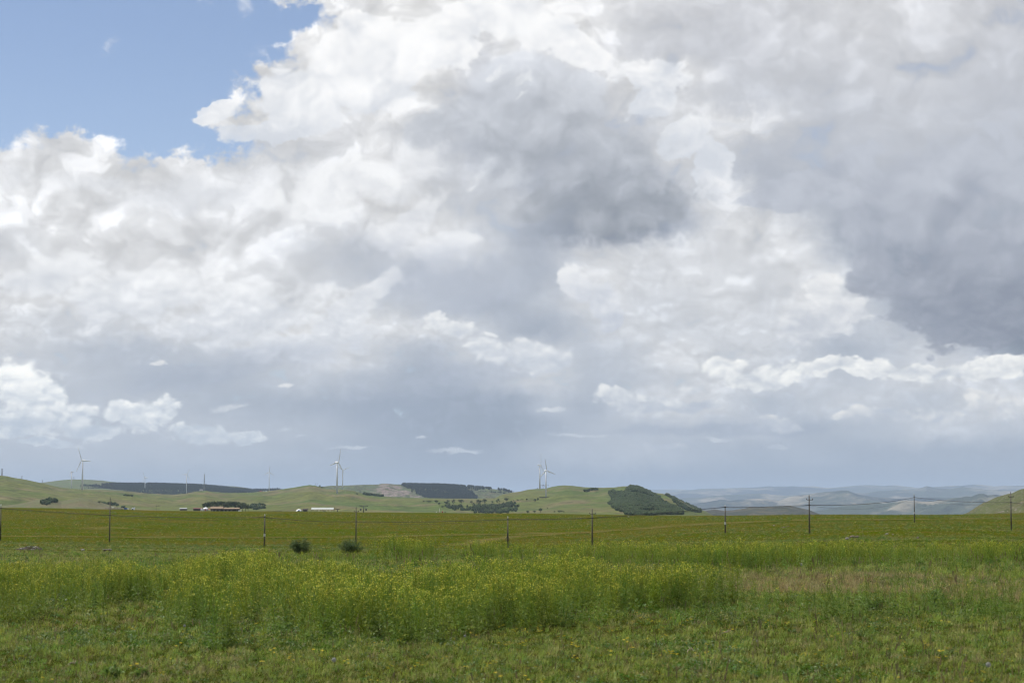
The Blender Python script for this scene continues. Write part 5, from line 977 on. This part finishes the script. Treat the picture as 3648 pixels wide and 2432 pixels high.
herb(3120,2180,120,88,1,'bright green upright bush standing out of the low weeds on the right'); herb(3510,2016,44,40,2,'dark bushy plant at the front of the far right weeds'); herb(3280,2022,34,32,3,'small round bush in front of the right weeds'); herb(3045,2016,26,20,4,'lowest little bush left of the small round one'); herb(3340,2168,90,90,5,'wide loose bush near the right dry patch'); herb(398,2412,60,46,6,'dark leafy bush at the bottom left of the photo'); herb(505,2410,40,30,7,'smaller leafy bush right of the dark one at the bottom left')
# dandelion clocks and fallen sticks
M_white2 = mat('dandelion_fluff', (0.42, 0.42, 0.38), 0.9, transl=0.4)
def puff(c, r, s_, k, label):
    p, q = fl_(c, r); e = empty('dandelion_clock', tuple(p)); tag(e, label, 'dandelion', 'white dandelion clocks'); rr = random.Random(k); h = .10; MB().tube([(0,0,0),(.005,0,h)], .0016, 5).build('stem', [M_grass], e); B = MB(); R0 = s_*q/2
    for j in range(150):
        v = Vector((rr.gauss(0,1),rr.gauss(0,1),rr.gauss(0,1))).normalized(); t = v.orthogonal().normalized()*.0012; c_ = Vector((.005,0,h+R0)); u = v.cross(t).normalized()*.004; w_ = t.normalized()*.004
        B.add([c_ + v*R0*.2 - t*.3, c_ + v*R0*.2 + t*.3, c_ + v*R0], [(0,1,2)]); B.add([c_+v*R0-u-w_, c_+v*R0+u-w_, c_+v*R0+u+w_, c_+v*R0-u+w_], [(0,1,2,3)])
    B.build('seed_head', [M_white2], e)
for k, (c, r, s_, lb) in enumerate([(1188,2392,16,'round white dandelion clock in the short grass at the bottom, left of centre'),(1655,2298,9,'small dandelion clock below the middle of the weeds'),(656,2260,9,'dandelion clock at the front edge of the main weed stand'),(2855,2028,9,'white dandelion clock at the edge of the dark weeds on the right'),(3067,2000,6,'tiny dandelion clock among the far right weeds'),(3520,2412,18,'blurry dandelion clock near the bottom right corner'),(2696,2316,8,'dandelion clock in the grass right of centre')]): puff(c, r, s_, k, lb)
M_stick = mat('bleached_stick', (0.36, 0.28, 0.19), 0.9, 0.3, 20.0)
def stick(c, r, L, rz, label, k):
    p, q = fl_(c, r); l = L*q/2; quick('stick', label, 'stick', MB().tube([(-l,0,.03),(-l*.3,.02,.055),(l*.4,-.02,.05),(l,.03,.08)], [.008,.009,.007,.003], 6).tube([(l*.2,0,.05),(l*.5,.05,.09)], [.005,.002], 5), [M_stick], tuple(p), rz, 'bleached sticks in the grass')
stick(258,2378,30,.5,'short pale stick lying in the grass at the bottom left',1); stick(1540,2268,44,-.5,'bent bleached stick at the foot of the weeds in the middle',2); stick(2585,2265,30,-.4,'curled pale stick in the grass right of the weeds',3); stick(2460,2330,36,.9,'thin dry stick crossing the grass right of centre',4); stick(3585,2108,22,.3,'dark short stick at the dry patch by the right edge',5)
# ------------------------------------------------------------------ the air
def haze():
    x, y0, y1, z0, z1 = 30000, -3000, 59000, -620, 420
    v = [(-x,y0,z0),(x,y0,z0),(x,y1,z0),(-x,y1,z0),(-x,y0,z1),(x,y0,z1),(x,y1,z1),(-x,y1,z1)]
    m = bpy.data.materials.new('haze'); m.use_nodes = True; t = m.node_tree; t.nodes.clear()
    pv = t.nodes.new('ShaderNodeVolumePrincipled'); pv.inputs['Color'].default_value = (0.62, 0.78, 1.0, 1); pv.inputs['Density'].default_value = HAZE; pv.inputs['Anisotropy'].default_value = 0.1
    out = t.nodes.new('ShaderNodeOutputMaterial'); t.links.new(pv.outputs[0], out.inputs['Volume'])
    m.cycles.homogeneous_volume = True
    o = link_mesh('haze', v, [(0,3,2,1),(4,5,6,7),(0,1,5,4),(1,2,6,5),(2,3,7,6),(3,0,4,7)], m); tag(o, 'thin blue air haze over the whole view', kind='stuff')
HAZE = 2.8e-5
haze()
